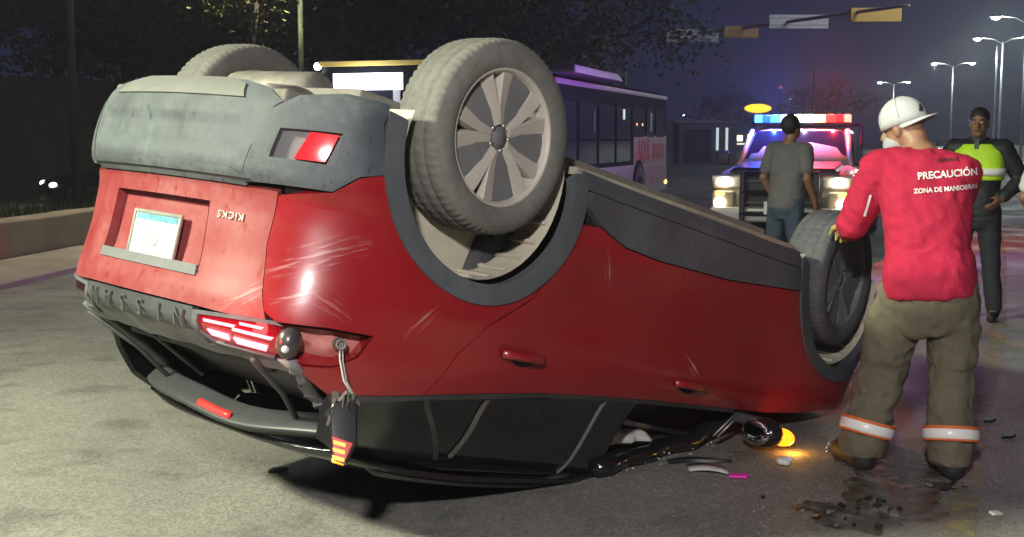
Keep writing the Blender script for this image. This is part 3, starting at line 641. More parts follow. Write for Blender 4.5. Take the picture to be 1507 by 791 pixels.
# nose: bonnet, bumper, lamps (face the road, mostly hidden)
mb = MB(); rs = []
for i in range(11):
    x = 2.15 + 1.12 * i / 10; row = []
    wv = .74 - .16 * (i / 10) ** 2
    for j in range(13):
        y = wv * (-1 + j / 6); e = abs(y) / wv
        row.append((x + .05 * (1 - e * e), y, min(zmax(x, y, .01), 1.10 - .17 * (i / 10) ** 1.6 + .05 * (1 - e ** 3))))
    rs.append(row)
mb.rings(rs, cap=False, closed=False); hood = mb.build('bonnet', M_RED, CAR); so = hood.modifiers.new('th', 'SOLIDIFY'); so.thickness = .012; so.offset = -1
SF = 4.14
for sd in (1, -1):
    panel('front_bumper', [(3.24, .30), (3.24, .56), (3.40, .62), (SF, .62), (SF, .26), (3.5, .24)], M_CLAD, side=sd, off=.004, fl=.03)
    panel('headlamp', [(3.28, .66), (3.27, .80), (3.4, .84), (3.75, .80), (3.72, .70)], mat('headlamp_glass', (.5, .52, .55), .08, coat=1), side=sd, off=.002, fl=.03)
    panel('grille', [(3.42, .63), (3.73, .69), (3.77, .80), (SF, .82), (SF, .63)], M_BLKM, side=sd, off=-.004, fl=.03)
# underbody
mb = MB(); mb.box((1.35, 0, .235), (3.7, 1.30, .05)); mb.box((-.45, 0, .33), (.6, 1.15, .10)); mb.box((3.1, 0, .30), (.55, 1.1, .10))
for y in (-.62, .62): mb.box((1.35, y, .215), (1.75, .09, .06))
ub = mb.build('underbody', M_UNDER, CAR, bevel=.015)
for sd in (1, -1):
    mb = MB(); mb.tube([(.52, sd * .815, .268), (1.3, sd * .82, .268), (2.22, sd * .815, .275)], .012, 6); mb.box((1.37, sd * .80, .262), (1.72, .05, .03)); mb.build('sill_flange', mat('sill_dirt', (.40, .36, .27), .85, var=.3, vs=6), CAR)
mb = MB(); mb.tube([(2.6, .1, .20), (1.6, .12, .17), (.7, .15, .17), (.2, .25, .18), (-.1, .35, .20)], .03, 8); mb.lathe([(.03, -.26), (.10, -.24), (.10, .24), (.03, .26)], (-.42, .05, .235), (0, 1, 0), 16); mb.tube([(-.42, .3, .24), (-.6, .42, .26), (-.74, .45, .29)], .026, 8); mb.build('exhaust', M_STEEL, CAR)
mb = MB(); mb.tube([(0, -.66, .27), (-.02, -.4, .29), (-.03, 0, .30), (-.02, .4, .29), (0, .66, .27)], .045, 8)
for sd in (1, -1): mb.tube([(0, sd * .6, .27), (.35, sd * .56, .30)], .04, 8); mb.lathe([(.055, 0), (.055, .14)], (.05, sd * .5, .33), (0, 0, 1), 10, True)
mb.build('rear_axle', M_STEEL, CAR)
mb = MB()
for sd in (1, -1): mb.tube([(2.55, sd * .25, .28), (2.70, sd * .66, .30)], .03, 8); mb.tube([(2.72, sd * .2, .34), (2.72, sd * .68, .34)], .022, 8)
mb.box((2.65, 0, .30), (.4, .55, .09)); mb.build('front_subframe', M_STEEL, CAR, bevel=.01)

# wheels -----------------------------------------------------------
def make_wheel(tyre_m, alloy_m, ins_m):
    root = bpy.data.objects.new('wheel', None); COL.objects.link(root); root.empty_display_size = .1
    n = 216
    prof = [(.238, -.100), (.262, -.112), (.300, -.116), (.330, -.108), (.342, -.098), (.3475, -.080), (.349, -.062), (.3455, -.058), (.3455, -.052), (.350, -.048), (.350, -.014), (.346, -.004), (.346, .004), (.350, .014), (.350, .048), (.3455, .052), (.3455, .058), (.349, .062), (.3475, .080), (.342, .098), (.330, .108), (.318, .1125), (.312, .1165), (.285, .118), (.262, .114), (.246, .106), (.238, .098)]
    def fn(k, j, r):
        if r > .338 and abs(prof[k][1]) > .075 and j % 3 == 0: return r - .007
        if r > .3485 and j % 4 == 0: return r - .0035
        return r
    mb = MB(); mb.lathe(prof, n=n, fn=fn, closed=True); ty = mb.build('tyre', tyre_m, root)
    mb = MB(); mb.lathe([(.236, -.10), (.243, -.10), (.243, .092), (.250, .100), (.247, .106), (.238, .104), (.232, .090), (.222, .055), (.215, 0), (.222, -.09)], n=64, closed=True); rm = mb.build('rim', alloy_m, root)
    for k in range(5):
        a = 2 * math.pi * k / 5 + .22
        for sg in (-1, 1):      # each spoke is a pair of blades that spread towards the rim
            t0, t1 = a + sg * .10, a + sg * .27
            def P(r, t, w, y): return (r * math.cos(t) - w * math.sin(t), y, r * math.sin(t) + w * math.cos(t))
            mb = MB(); rs = []
            for r_, t_, w_, y_, d_ in ((.045, a + sg * .30, .018, .085, .05), (.11, a + sg * .17, .025, .086, .045), (.18, a + sg * .20, .030, .090, .038), (.238, a + sg * .235, .036, .092, .032)):
                rs.append([P(r_, t_, -w_ * (.75 if sg > 0 else 1), y_ - (.012 if sg < 0 else 0)), P(r_, t_, w_ * (.75 if sg < 0 else 1), y_ - (.012 if sg > 0 else 0)), P(r_, t_, w_, y_ - d_), P(r_, t_, -w_, y_ - d_)])
            mb.rings(rs, smooth=False); mb.build('spoke', alloy_m, rm, bevel=.004)
        b = a + math.pi / 5
        mb = MB(); mb.add([P_ for P_ in [(r_ * math.cos(b + d_), .064, r_ * math.sin(b + d_)) for r_, d_ in ((.06, -.45), (.14, -.33), (.222, -.30), (.228, -.1), (.228, .1), (.222, .30), (.14, .33), (.06, .45))]], [(0, 1, 2, 3, 4, 5, 6, 7)], False)
        if True: ins = mb.build('aero_insert', ins_m, rm); so = ins.modifiers.new('th', 'SOLIDIFY'); so.thickness = .012
    mb = MB(); mb.lathe([(.0005, .078), (.028, .078), (.032, .072), (.06, .066), (.066, .05), (.066, -.02), (.0005, -.02)], n=28); mb.build('hub', ins_m, root)
    for k in range(5):
        a = 2 * math.pi * k / 5 + .22 + .6; mb = MB(); mb.lathe([(.008, 0), (.008, .014), (.001, .016)], (.047 * math.cos(a), .066, .047 * math.sin(a)), (0, 1, 0), 6); mb.build('lug_nut', M_CHROME, rm)
    mb = MB(); mb.lathe([(.06, .0), (.15, .0), (.15, -.022), (.06, -.022)], n=40, closed=True); mb.lathe([(.0005, -.03), (.07, -.03), (.07, .01)], n=20); mb.build('brake_disc', M_STEEL, root)
    mb = MB(); mb.box((.13, -.01, -.05), (.06, .07, .13), rot=(0, .35, 0)); mb.build('brake_caliper', mat('caliper', (.16, .15, .14), .6, dust=.5), root, bevel=.01)
    return root
wh = make_wheel(M_TYRE, M_ALLOY, M_ALLOYD)
def place_wheel(o, x, y, z, steer=0, spin=0, camber=0):
    o.parent = CAR; o.scale = (1.03, 1.0, 1.03); o.location = (x, y, z); o.rotation_euler = Euler((camber, spin, steer), 'XYZ') if False else (Matrix.Rotation(steer + (math.pi if y < 0 else 0), 3, 'Z') @ Matrix.Rotation(camber, 3, 'X') @ Matrix.Rotation(spin, 3, 'Y')).to_euler()
def dup_wheel(): return copy_tree(wh, None)
w2, w3, w4 = dup_wheel(), dup_wheel(), dup_wheel()
place_wheel(wh, .012, .775, .25, spin=.9)
place_wheel(w2, .0, -.775, .262, spin=.3)
place_wheel(w3, 2.735, .775, .34, steer=R(-6), spin=.5)
place_wheel(w4, 2.70, -.775, .36, steer=R(-6), spin=2)
for o in list(w3.children) + list(w4.children):
    if o.name.startswith('tyre'): o.data = o.data.copy(); o.data.materials[0] = M_TYREF
    if o.name.startswith('rim'):
        for q_ in [o] + list(o.children): q_.data = q_.data.copy(); q_.data.materials[0] = M_ALLOYD if q_.name.startswith(('aero', 'rim')) else M_TRIM

# ================================================================== LAMPS THAT LIGHT THE PLACE
M_POLE = mat('galvanised_pole', (.30, .31, .32), .5, metal=.4, var=.2)
M_DARKM = mat('dark_metal', (.03, .03, .035), .5)
wl = thing('fill_light', 'unseen yellow tripod floodlight added as fill light facing the wreck', 'floodlight', (-.55, -1.0, 0))  # fixture added out of view to carry the camera-side fill
mb = MB(); mb.tube([(0, 0, .5), (0, 0, 3.05)], .022, 8); mb.build('mast', M_DARKM, wl)
for k in range(3):
    a = 2.1 * k + .4; mb = MB(); mb.tube([(0, 0, .75), (.5 * math.cos(a), .5 * math.sin(a), .02)], .014, 6); mb.build('leg', M_DARKM, wl)
mb = MB(); mb.box((0, -.06, 3.16), (.40, .10, .28), rot=(R(-12), 0, 0)); mb.build('lamp_housing', mat('yellow_enamel', (.6, .42, .04), .5), wl, bevel=.01)
mb = MB(); mb.box((0, -.002, 3.15), (.3, .006, .2), rot=(R(-12), 0, 0)); mb.build('lamp_glass', emit('fill_light_face', (1, .97, .85), 15), wl)
light('fill_light_beam', 'SPOT', (0, .06, 3.15), FILLW, (1, .965, .95), wl, .16, (1.1, 6.2, .6), 95, 1.0)

ml = thing('added_lamp', 'unseen single-armed street lamp added on the median to light the wreck from its far side', 'street lamp', (-8.4, 2.7, 0))  # unseen key lamp, added to light the tail and the near road
mb = MB(); mb.tube([(0, 0, 0), (0, 0, 3), (0, 0, 5.3)], [.10, .08, .06], 10); mb.build('pole', M_DARKM, ml)
mb = MB(); mb.tube([(0, 0, 5.0), (.6, 0, 5.4), (1.5, 0, 5.5)], .04, 8); mb.build('arm', M_DARKM, ml)
mb = MB(); mb.box((1.85, 0, 5.52), (.8, .3, .13), top=(.7, .6)); mb.build('lamp_head', M_DARKM, ml, bevel=.02)
mb = MB(); mb.ball((1.85, 0, 5.44), .16, 10, 6, (1.4, .8, .5)); mb.build('lamp_lens', emit('key_lamp_lens', (.96, 1, .80), 60), ml)
light('key_lamp_light', 'SPOT', (1.85, 0, 5.30), LAMPW, (.95, 1, .73), ml, .45, (6.9, 1.9, 0), 105, 1.0)
def street_lamp(x, y, label, hgt=9., arm=1.55, rz=R(-15), power=0, group='double-armed street lamps along the avenue', both=(1, 1), em=M_POLE):
    t = thing('street_lamp', label, 'street lamp', (x, y, 0), rz, group)
    mb = MB(); mb.tube([(0, 0, 0), (0, 0, 3), (0, 0, hgt - .3)], [.10, .08, .055], 8); mb.lathe([(.16, 0), (.16, .25), (.1, .3)], (0, 0, 0), (0, 0, 1), 10, True); mb.build('pole', em, t)
    for sg, on in zip((-1, 1), both):
        if not on: continue
        mb = MB(); mb.tube([(0, 0, hgt - .5), (sg * .4 * arm, 0, hgt - .12), (sg * arm, 0, hgt)], .035, 6); mb.build('arm', em, t)
        mb = MB(); mb.box((sg * (arm + .25), 0, hgt + .01), (.7, .28, .12), top=(.7, .6)); hd = mb.build('lamp_head', M_DARKM, t, bevel=.02)
        mb = MB(); mb.ball((sg * (arm + .22), 0, hgt - .10), .2, 10, 6, (1.25, .8, .6)); mb.build('lamp_lens', emit('street_lamp_lens', (.86, 1, .95), 45), hd)
        if power: light('street_lamp_light', 'POINT', (sg * (arm + .22), 0, hgt - .35), power, (.85, 1, .93), t, .2)
    return t
street_lamp(31.4, 75, 'double-armed street lamp, foremost of the row beside the avenue', power=1500)
street_lamp(36.4, 91, 'double-armed street lamp, second of the row, next to a pale slim pole', power=1500)
street_lamp(43.6, 121, 'double-armed street lamp, third of the row beside the avenue', power=1200)
street_lamp(50.3, 161, 'double-armed street lamp behind the cap of the man in red', power=900)
street_lamp(17.6, 38, 'unseen double-armed street lamp added beside the traffic mast to light its signs', power=800)  # stands out of view, added to brighten the sign boards
for (x, y, l) in ((53, 226, 'far street lamp just left of the police light bar'), (58.5, 278, 'far street lamp touching the yellow lit sign'), (55, 318, 'far street lamp above the dark far trees'), (55, 381, 'farthest street lamp beside the rear corner of the bus')):
    street_lamp(x, y, l, 9, 1.2, 0, 0, 'far street lamps', (1, 0))
# ================================================================== LEFT SIDE: kerb, median wall, planting, boundary wall
M_CONC = mat('old_concrete', (.44, .36, .26), .85, var=.25, vs=1.6, bump=.3, bs=14, dust=.4, dcol=(.30, .25, .19), ds=1.2)
M_CONC2 = mat('kerb_concrete', (.46, .41, .31), .85, var=.2, vs=2, bump=.2, bs=20)
ux, uy = .104, .9946                       # direction of the median
def med(t, off): return (-5.83 + ux * t - uy * off, 13.69 + uy * t + ux * off)
def strip(mb, prof, t0, t1, n):
    rs = []
    for i in range(n + 1):
        t = t0 + (t1 - t0) * i / n; rs.append([(*med(t, o), z + .012 * mnoise.noise(Vector((t * .9, o * 3, z)))) for o, z in prof])
    mb.rings(rs, True, True, False)
k0 = thing('median_wall', 'low tan concrete median wall with a sloped foot', 'wall', (-5.83, 13.69, 0))
for i in range(14):
    t0 = -26 + 5.2 * i; mb = MB(); strip(mb, [(0, .10), (.02, .545), (.08, .56), (.34, .56), (.36, .10)], t0, t0 + 5.19, 10)
    mb.v = [(x + 5.83, y - 13.69, z) for x, y, z in mb.v]; mb.build('wall_segment', M_CONC, k0, bevel=.02)
mb = MB(); strip(mb, [(-.92, -.05), (-.90, .055), (-.84, .075), (-.02, .14), (.34, .14), (.34, -.05)], -26, 47, 70); tag(mb.build('kerb', M_CONC2, bevel=.0), kind='structure')
mb = MB(); strip(mb, [(.36, -.02), (.36, .42), (2.3, .42), (2.4, -.02)], -26, 47, 20); tag(mb.build('median_soil', mat('soil', (.05, .04, .028), .95, var=.3), bevel=0), kind='structure')
mb = MB()
for i in range(5200):
    t = random.uniform(-9, 22); o = random.uniform(.4, 2.3); x, y = med(t, o); hh = random.uniform(.05, .30) * (.6 + .8 * mnoise.noise(Vector((t * .7, o, 0))) ** 2 + .4)
    a = random.uniform(0, 6.3); l = random.uniform(-.1, .1); w = random.uniform(.012, .03)
    mb.add([(x, y, .41), (x + w * math.cos(a), y + w * math.sin(a), .41), (x + l * math.cos(a + 1), y + l * math.sin(a + 1), .41 + hh)], [(0, 1, 2)], False)
tag(mb.build('median_grass', mat('dry_grass', (.07, .085, .03), .8, var=.5, vs=2), fix=False), 'sparse green weeds growing on top of the median', 'grass', kind='stuff')
bw = thing('boundary_wall', 'tall plain grey brown boundary wall behind the median', 'wall', (-13, 31, 0))
wd = Vector((3.1, 4, 0)).normalized(); wn = Vector((-wd.y, wd.x, 0)); M_WALL = mat('dirty_render', (.115, .10, .075), .9, var=.2, vs=.6, bump=.2, bs=8)
for i in range(13):
    a = wd * (-17 + 3.2 * i); mb = MB(); mb.box(a + wd * 1.6 + wn * .15 + Vector((0, 0, 1.55)), (3.19, .2, 3.1), rot=(0, 0, math.atan2(wd.y, wd.x))); mb.build('wall_panel', M_WALL, bw, bevel=.012)
    mb = MB(); mb.box(a + wn * .10 + Vector((0, 0, 1.575)), (.24, .28, 3.15), rot=(0, 0, math.atan2(wd.y, wd.x))); mb.build('wall_pier', M_WALL, bw, bevel=.012)
# ================================================================== TREES
M_BARK = mat('bark', (.06, .045, .03), .9, var=.4, bump=.5, bs=25)
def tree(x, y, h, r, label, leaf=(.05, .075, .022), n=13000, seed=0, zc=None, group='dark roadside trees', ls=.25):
    rnd = random.Random(seed); t = thing('tree', label, 'tree', (x, y, 0), 0, group)
    zc = zc or h - r * .95; limbs = []
    mb = MB(); top = Vector((rnd.uniform(-.3, .3), rnd.uniform(-.3, .3), zc)); mb.tube([(0, 0, 0), top * .5 + Vector((rnd.uniform(-.2, .2), 0, 0)), top], [.02 * h + .08, .016 * h + .05, .012 * h + .02], 8)
    cl = []
    for k in range(11):
        a = rnd.uniform(0, 6.3); el = rnd.uniform(-.15, 1.2); d = Vector((math.cos(a) * math.cos(el), math.sin(a) * math.cos(el), math.sin(el))) * r * rnd.uniform(.55, .95)
        s0 = top * rnd.uniform(.6, 1); e = top + d; mb.tube([s0, s0.lerp(e, .5) + Vector((0, 0, .15 * r)), e], [.05, .035, .012], 5); cl.append(e)
        for q in range(3): cl.append(e + Vector((rnd.gauss(0, 1), rnd.gauss(0, 1), rnd.gauss(0, .7))) * r * .28)
    mb.build('trunk', M_BARK, t)
    mb = MB()
    for i in range(n):
        c = rnd.choice(cl); p = c + Vector((rnd.gauss(0, 1), rnd.gauss(0, 1), rnd.gauss(0, .75))) * r * .15
        a = Vector((rnd.gauss(0, 1), rnd.gauss(0, 1), rnd.gauss(0, .6))).normalized(); b = a.orthogonal().normalized(); s = ls * rnd.uniform(.5, 1.2)
        b = Matrix.Rotation(rnd.uniform(0, 6.3), 3, a) @ b
        mb.add([p, p + a * s * .5 + b * s * .28, p + a * s, p + a * s * .5 - b * s * .28], [(0, 1, 2, 3)], False)
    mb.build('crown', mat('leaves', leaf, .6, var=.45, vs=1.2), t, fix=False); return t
G_ = 'roadside trees'
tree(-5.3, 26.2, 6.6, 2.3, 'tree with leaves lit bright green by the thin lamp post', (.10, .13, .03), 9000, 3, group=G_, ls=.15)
tree(-11.5, 36, 8, 3.8, 'dark tree rising behind the tall boundary wall, above the dark car', seed=5, group=G_)
tree(-16.5, 33, 8.5, 4.2, 'dark tree behind the near end of the boundary wall', seed=8, group=G_, n=18000)
tree(-15.0, 41, 9.5, 4.6, 'tall dark tree in the second row behind the boundary wall', seed=28, group=G_, n=14000, ls=.4)
tree(-8.0, 42, 8.5, 4.2, 'dark tree behind the wall between the rear wheels', seed=9, group=G_)
tree(-2.0, 40, 9, 4.4, 'large dark tree standing behind the destination board of the bus', seed=12, group=G_)
tree(1.2, 46, 10.5, 4.8, 'large dark tree standing behind the middle of the bus', seed=15, group=G_)
tree(1.6, 60, 13.5, 5.4, 'large dark tree behind the rear corner of the bus', seed=18, group=G_)
for k, (x, y, h, l) in enumerate(((38, 150, 9, 'far dark tree below the yellow lit sign'), (30, 170, 8, 'far dark tree beside the rear corner of the bus'), (47, 190, 10, 'far dark tree behind the man in grey'))):
    tree(x, y, h, h * .5, l, (.03, .04, .02), 1800, 20 + k, group='far dark trees', ls=.5)
kl = thing('added_lamp', 'dark slim post on the median behind the wreck, with an unseen lamp added', 'street lamp', (-7.19, 20, 0))  # the lamp above the view is added to brighten the kerb
mb = MB(); mb.tube([(0, 0, 0), (0, 0, 7.4)], [.08, .05], 8); mb.build('pole', mat('dark_pole', (.05, .06, .06), .7), kl)
mb = MB(); mb.tube([(0, 0, 7.2), (.3, -.7, 7.5), (.4, -1.4, 7.55)], .03, 6); mb.build('arm', M_POLE, kl)
mb = MB(); mb.box((.42, -1.6, 7.55), (.25, .55, .1)); mb.build('lamp_head', M_DARKM, kl, bevel=.02)
mb = MB(); mb.ball((.42, -1.6, 7.48), .12, 8, 6, (1, 1.4, .5)); mb.build('lamp_lens', emit('added_kerb_lens', (1, .95, .75), 30), kl)
light('added_kerb_light', 'SPOT', (.42, -1.6, 7.35), 1300, (1, .90, .66), kl, .15, (1.3, -5.5, 0), 85, 1.0)
# thin lamp post by the lit tree
lp = thing('lamp_post', 'thin weathered lamp post beside the lit green tree', 'lamp post', (-4.75, 27.6, 0))
mb = MB(); mb.tube([(0, 0, 0), (0, 0, 7.2)], [.07, .05], 8); mb.build('pole', mat('mossy_pole', (.16, .19, .13), .8, var=.4, vs=3), lp)
mb = MB(); mb.tube([(0, 0, 7.0), (.1, -.8, 7.4), (.1, -1.5, 7.45)], .03, 6); mb.build('arm', M_POLE, lp)
mb = MB(); mb.box((.1, -1.7, 7.45), (.25, .5, .1)); mb.build('lamp_head', M_DARKM, lp, bevel=.02)
mb = MB(); mb.ball((.1, -1.7, 7.38), .12, 8, 6, (1, 1.4, .5)); mb.build('lamp_lens', emit('post_lamp_lens', (1, .98, .7), 40), lp)
light('post_lamp_light', 'SPOT', (.1, -1.9, 7.2), 4200, (1, .97, .62), lp, .12, (-1.0, -1.6, 2), 80, .6)
# ================================================================== DARK PARKED CAR BEHIND THE MEDIAN
pc_ = thing('passing_car', 'dark car passing behind the median beside the tall wall', 'car', (-8.75, 22.6, 0), R(-62))
MDC = mat('dark_car_paint', (.03, .032, .036), .25, coat=.8); 
def side_loft(mb, secs, half, n=7, pw=3.):
    """secs: (y along, z low, z high, half width scale) -> rounded body"""
    rs = []
    for (yy, z0, z1, w) in secs:
        ring = []; cz = (z0 + z1) / 2; hz = (z1 - z0) / 2
        for k in range(20):
            a = 2 * math.pi * k / 20; ca, sa = math.cos(a), math.sin(a)
            ring.append((half * w * math.copysign(abs(ca) ** (2 / pw), ca), yy, cz + hz * math.copysign(abs(sa) ** (2 / pw), sa)))
        rs.append(ring)
    mb.rings(rs)
mb = MB(); side_loft(mb, [(0, .35, .62, .8), (.08, .25, .72, .92), (.5, .22, .86, .98), (1.2, .2, .95, 1), (3.4, .2, 1.0, 1), (4.0, .25, .98, .97), (4.3, .35, .85, .88)], .88, pw=4); mb.build('body', MDC, pc_)
mb = MB(); side_loft(mb, [(1.05, .93, .99, .86), (1.75, .93, 1.40, .80), (2.4, .93, 1.46, .78), (3.1, .93, 1.40, .76), (3.75, .93, 1.04, .80)], .88, pw=4); mb.build('cabin', mat('car_glass', (.01, .012, .015), .05, coat=1), pc_)
mb = MB(); side_loft(mb, [(1.70, 1.34, 1.42, .80), (2.4, 1.40, 1.485, .785), (3.2, 1.34, 1.42, .76)], .88, pw=4); mb.build('roof', MDC, pc_)
for sx_ in (-1, 1):
    mb = MB(); mb.ball((sx_ * .66, .10, .66), .1, 10, 6, (1.5, .8, .6)); mb.build('headlamp', emit('dipped_headlamp', (1, .97, .9), 3.0 if sx_ < 0 else 2.0, (.6, .6, .6)), pc_)
    for yy in (.85, 3.45):
        mb = MB(); mb.lathe([(.2, -.1), (.31, -.1), (.32, 0), (.31, .1), (.2, .1)], (sx_ * .80, yy, .32), (1, 0, 0), 24, closed=True); mb.lathe([(.001, .08), (.2, .06)], (sx_ * .80, yy, .32), (sx_, 0, 0), 20); mb.build('wheel', M_TYREF, pc_)
# ================================================================== BUS
BW, BL, BH = 2.3, 13.2, 2.56
bus = thing('city_bus', 'dark windowed city bus with lit white destination board and red painted rear flank', 'bus', (-.47, 15.8, 0), -math.atan2(4.14, 12.7))
# local: y away from the bus front, x<0 its far side; near flank at x=0
M_BUSL = mat('bus_lilac_grey', (.36, .34, .38), .4, coat=.3, var=.1, vs=2, dust=.2, ds=1); M_BUSD = mat('bus_dark', (.008, .008, .012), .85, spec=.1); M_BUSR = mat('bus_red_panel', (.42, .26, .26), .45, var=.2, vs=2)
M_BUSG = mat('bus_window', (.012, .016, .022), .12); M_BUSY = mat('bus_yellow_trim', (.55, .40, .10), .5)
mb = MB(); rs = []
for yy, ins in ((0, .10), (.06, .03), (.2, 0), (BL - .2, 0), (BL - .06, .03), (BL, .10)):
    w, h_ = BW / 2 - ins, BH - ins
    rs.append([(-BW / 2 + x, yy, z) for x, z in ((-w, .35 + ins), (w, .35 + ins), (w, h_ - .18), (w - .06, h_ - .06), (w - .22, h_), (-w + .22, h_), (-w + .06, h_ - .06), (-w, h_ - .18))])
mb.rings(rs, smooth=False); mb.build('body', M_BUSD, bus, bevel=.02)
mb = MB(); mb.box((.004, BL / 2, .66), (.02, BL - .3, .62)); mb.box((.004, .55, 1.4), (.016, .5, 1.6)); mb.build('lower_skirt', M_BUSL, bus, bevel=.008)
mb = MB(); mb.box((-.02, BL / 2, BH - .13), (.06, BL - .2, .10)); mb.box((-.3, BL * .42, BH + .06), (1.2, 3.4, .14), top=(.9, .9)); mb.build('roof_edge', mat('bus_roof_edge', (.30, .22, .30), .5), bus, bevel=.02)
for i, (y0, y1) in enumerate(((.9, 2.2), (2.3, 3.6), (3.7, 5.0), (5.1, 6.4), (6.5, 7.8), (7.9, 9.2), (9.3, 10.6), (10.7, 11.6), (11.7, 12.7))):
    lowz = 1.02 if i < 6 else 1.50
    mb = MB(); mb.box((.006, (y0 + y1) / 2, (lowz + 2.16) / 2), (.014, y1 - y0, 2.16 - lowz)); fr_ = mb.build('window', M_BUSD, bus, bevel=.004)
    for z0, z1 in (((1.06, 1.46), (1.50, 2.12)) if i < 6 else ((1.54, 2.12),)):
        mb = MB(); mb.box((.016, (y0 + y1) / 2, (z0 + z1) / 2), (.008, y1 - y0 - .10, z1 - z0)); mb.build('pane', M_BUSG, fr_)
mb = MB(); mb.box((.008, 11.25, 1.26), (.02, 3.5, .62)); mb.build('rear_flank_panel', M_BUSR, bus, bevel=.01)
mb = MB(); mb.box((.006, 11.6, .75), (.03, 2.8, .42)); mb.build('rear_skirt', M_BUSR, bus, bevel=.01)
vs, fs = text_mesh('AQUI', .62, .004, .008, sp=.95, sx=.80)
for k in range(1):
    mb = MB(); mb.add([(.021 + v.z, 10.45 + v.x, 1.25 + v.y) for v in vs], fs, False); mb.build('lettering', mat('red_letters', (.55, .03, .05), .5), bus)
for k, (yy, hh) in enumerate(((11.45, .34), (11.62, .30), (11.8, .36), (11.98, .30), (12.2, .36), (12.4, .32), (12.62, .36))):
    mb = MB(); mb.box((.021, yy, 1.23), (.006, .10, hh), rot=(.12 * (-1) ** k, 0, 0)); mb.build('faded_letter', bpy.data.materials['red_letters'], bus)
for yy in (2.6, 10.0):
    mb = MB(); mb.lathe([(.001, .025), (.58, .025), (.58, -.06)], (.0, yy, .50), (1, 0, 0), 28); mb.build('wheel_arch', M_BUSD, bus)
    mb = MB(); mb.lathe([(.26, .04), (.44, .05), (.48, .0), (.48, -.25), (.26, -.25)], (.0, yy, .48), (1, 0, 0), 30, closed=True); w_ = mb.build('wheel', M_TYREF, bus)
    mb = MB(); mb.lathe([(.001, .02), (.1, .04), (.12, .0), (.26, .02)], (.0, yy, .48), (1, 0, 0), 20); mb.build('rim', M_TRIM, w_)
mb = MB(); mb.box((-BW / 2, .03, 1.40), (2.05, .05, 1.2)); mb.build('windscreen', M_BUSG, bus, bevel=.02)
mb = MB(); mb.box((-BW / 2, .03, .62), (2.15, .06, .42)); mb.build('front_panel', M_BUSL, bus, bevel=.02)
mb = MB(); mb.box((-BW / 2, -.0, BH - .06), (2.2, .10, .07)); mb.build('front_trim', M_BUSY, bus, bevel=.01)
mb = MB(); mb.box((-1.52, .0, 2.26), (1.0, .05, .22)); mb.build('destination_board', emit('board_white', (.86, .9, 1), 7), bus)
for x in (-1.1, -.86): mb = MB(); mb.box((x, -.0, 2.05), (.10, .05, .30)); mb.build('mirror_bracket', M_BUSL, bus)
mb = MB(); mb.ball((-2.25, -.02, BH - .09), .05); mb.build('marker_lamp', emit('marker_white', (1, 1, .95), 40), bus)
mb = MB(); mb.ball((.0, BL - .25, .52), .05); mb.build('side_marker', emit('marker_amber', (1, .5, .08), 14), bus)
for x in (-.9, -1.5): mb = MB(); mb.ball((x, .0, .58), .06); mb.build('headlamp', mat('bus_headlamp', (.6, .6, .6), .1, coat=1), bus)
for k_, (yy, zz, c_) in enumerate(((8.55, 1.98, (.75, .9, 1)), (9.75, 1.80, (1, .45, .2)), (10.3, 1.80, (1, .45, .25)), (11.2, 1.86, (.35, .6, .6)), (6.2, 1.8, (.3, .5, .5)))):
    mb = MB(); mb.box((.022, yy, zz), (.006, .16 if k_ in (0, 3) else .05, .20 if k_ in (0,) else (.4 if k_ > 2 else .05))); mb.build('pane_glow', emit('pane_glow_%d' % k_, c_, (.8, 3, 3, .12, .08)[k_]), bus)  # small lamps; the greenish strips are pane reflections made to glow
light('board_light', 'POINT', (-1.52, -.4, 2.2), 30, (.85, .9, 1), bus, .1)
# ================================================================== POLICE PICKUP
TR = thing('police_pickup', 'police pickup truck facing the wreck with headlights and blue red light bar lit', 'pickup truck', (3.55, 16.0, 0), R(-20))
M_TRP = mat('truck_paint', (.42, .38, .30), .35, coat=.6, dust=.15); M_TRD = mat('truck_black', (.012, .012, .014), .4); M_TRB = mat('truck_dark_blue', (.03, .035, .06), .3, coat=.6)
mb = MB(); side_loft(mb, [(.06, .45, .98, .90), (.16, .42, 1.04, .97), (.6, .42, 1.12, 1), (1.35, .42, 1.16, 1), (1.5, .42, 1.10, 1), (3.5, .42, 1.08, 1), (5.3, .45, 1.08, .98)], .95, pw=5); mb.build('body', M_TRP, TR)
mb = MB(); mb.box((0, .72, 1.125), (1.45, 1.15, .06), rot=(R(4), 0, 0), top=(.9, .9)); mb.build('bonnet', M_TRB, TR, bevel=.02)
mb = MB(); side_loft(mb, [(1.35, 1.06, 1.14, .86), (1.95, 1.06, 1.64, .76), (2.3, 1.06, 1.70, .74), (3.2, 1.06, 1.68, .74), (3.45, 1.06, 1.20, .80)], .95, pw=5); mb.build('cabin', M_TRP, TR)
mb = MB(); mb.add([(-.74, 1.36, 1.13), (.74, 1.36, 1.13), (.62, 1.915, 1.62), (-.62, 1.915, 1.62)], [(0, 1, 2, 3)], False); ws = mb.build('windscreen', mat('truck_glass', (.01, .012, .02), .07), TR); so = ws.modifiers.new('t', 'SOLIDIFY'); so.thickness = .02
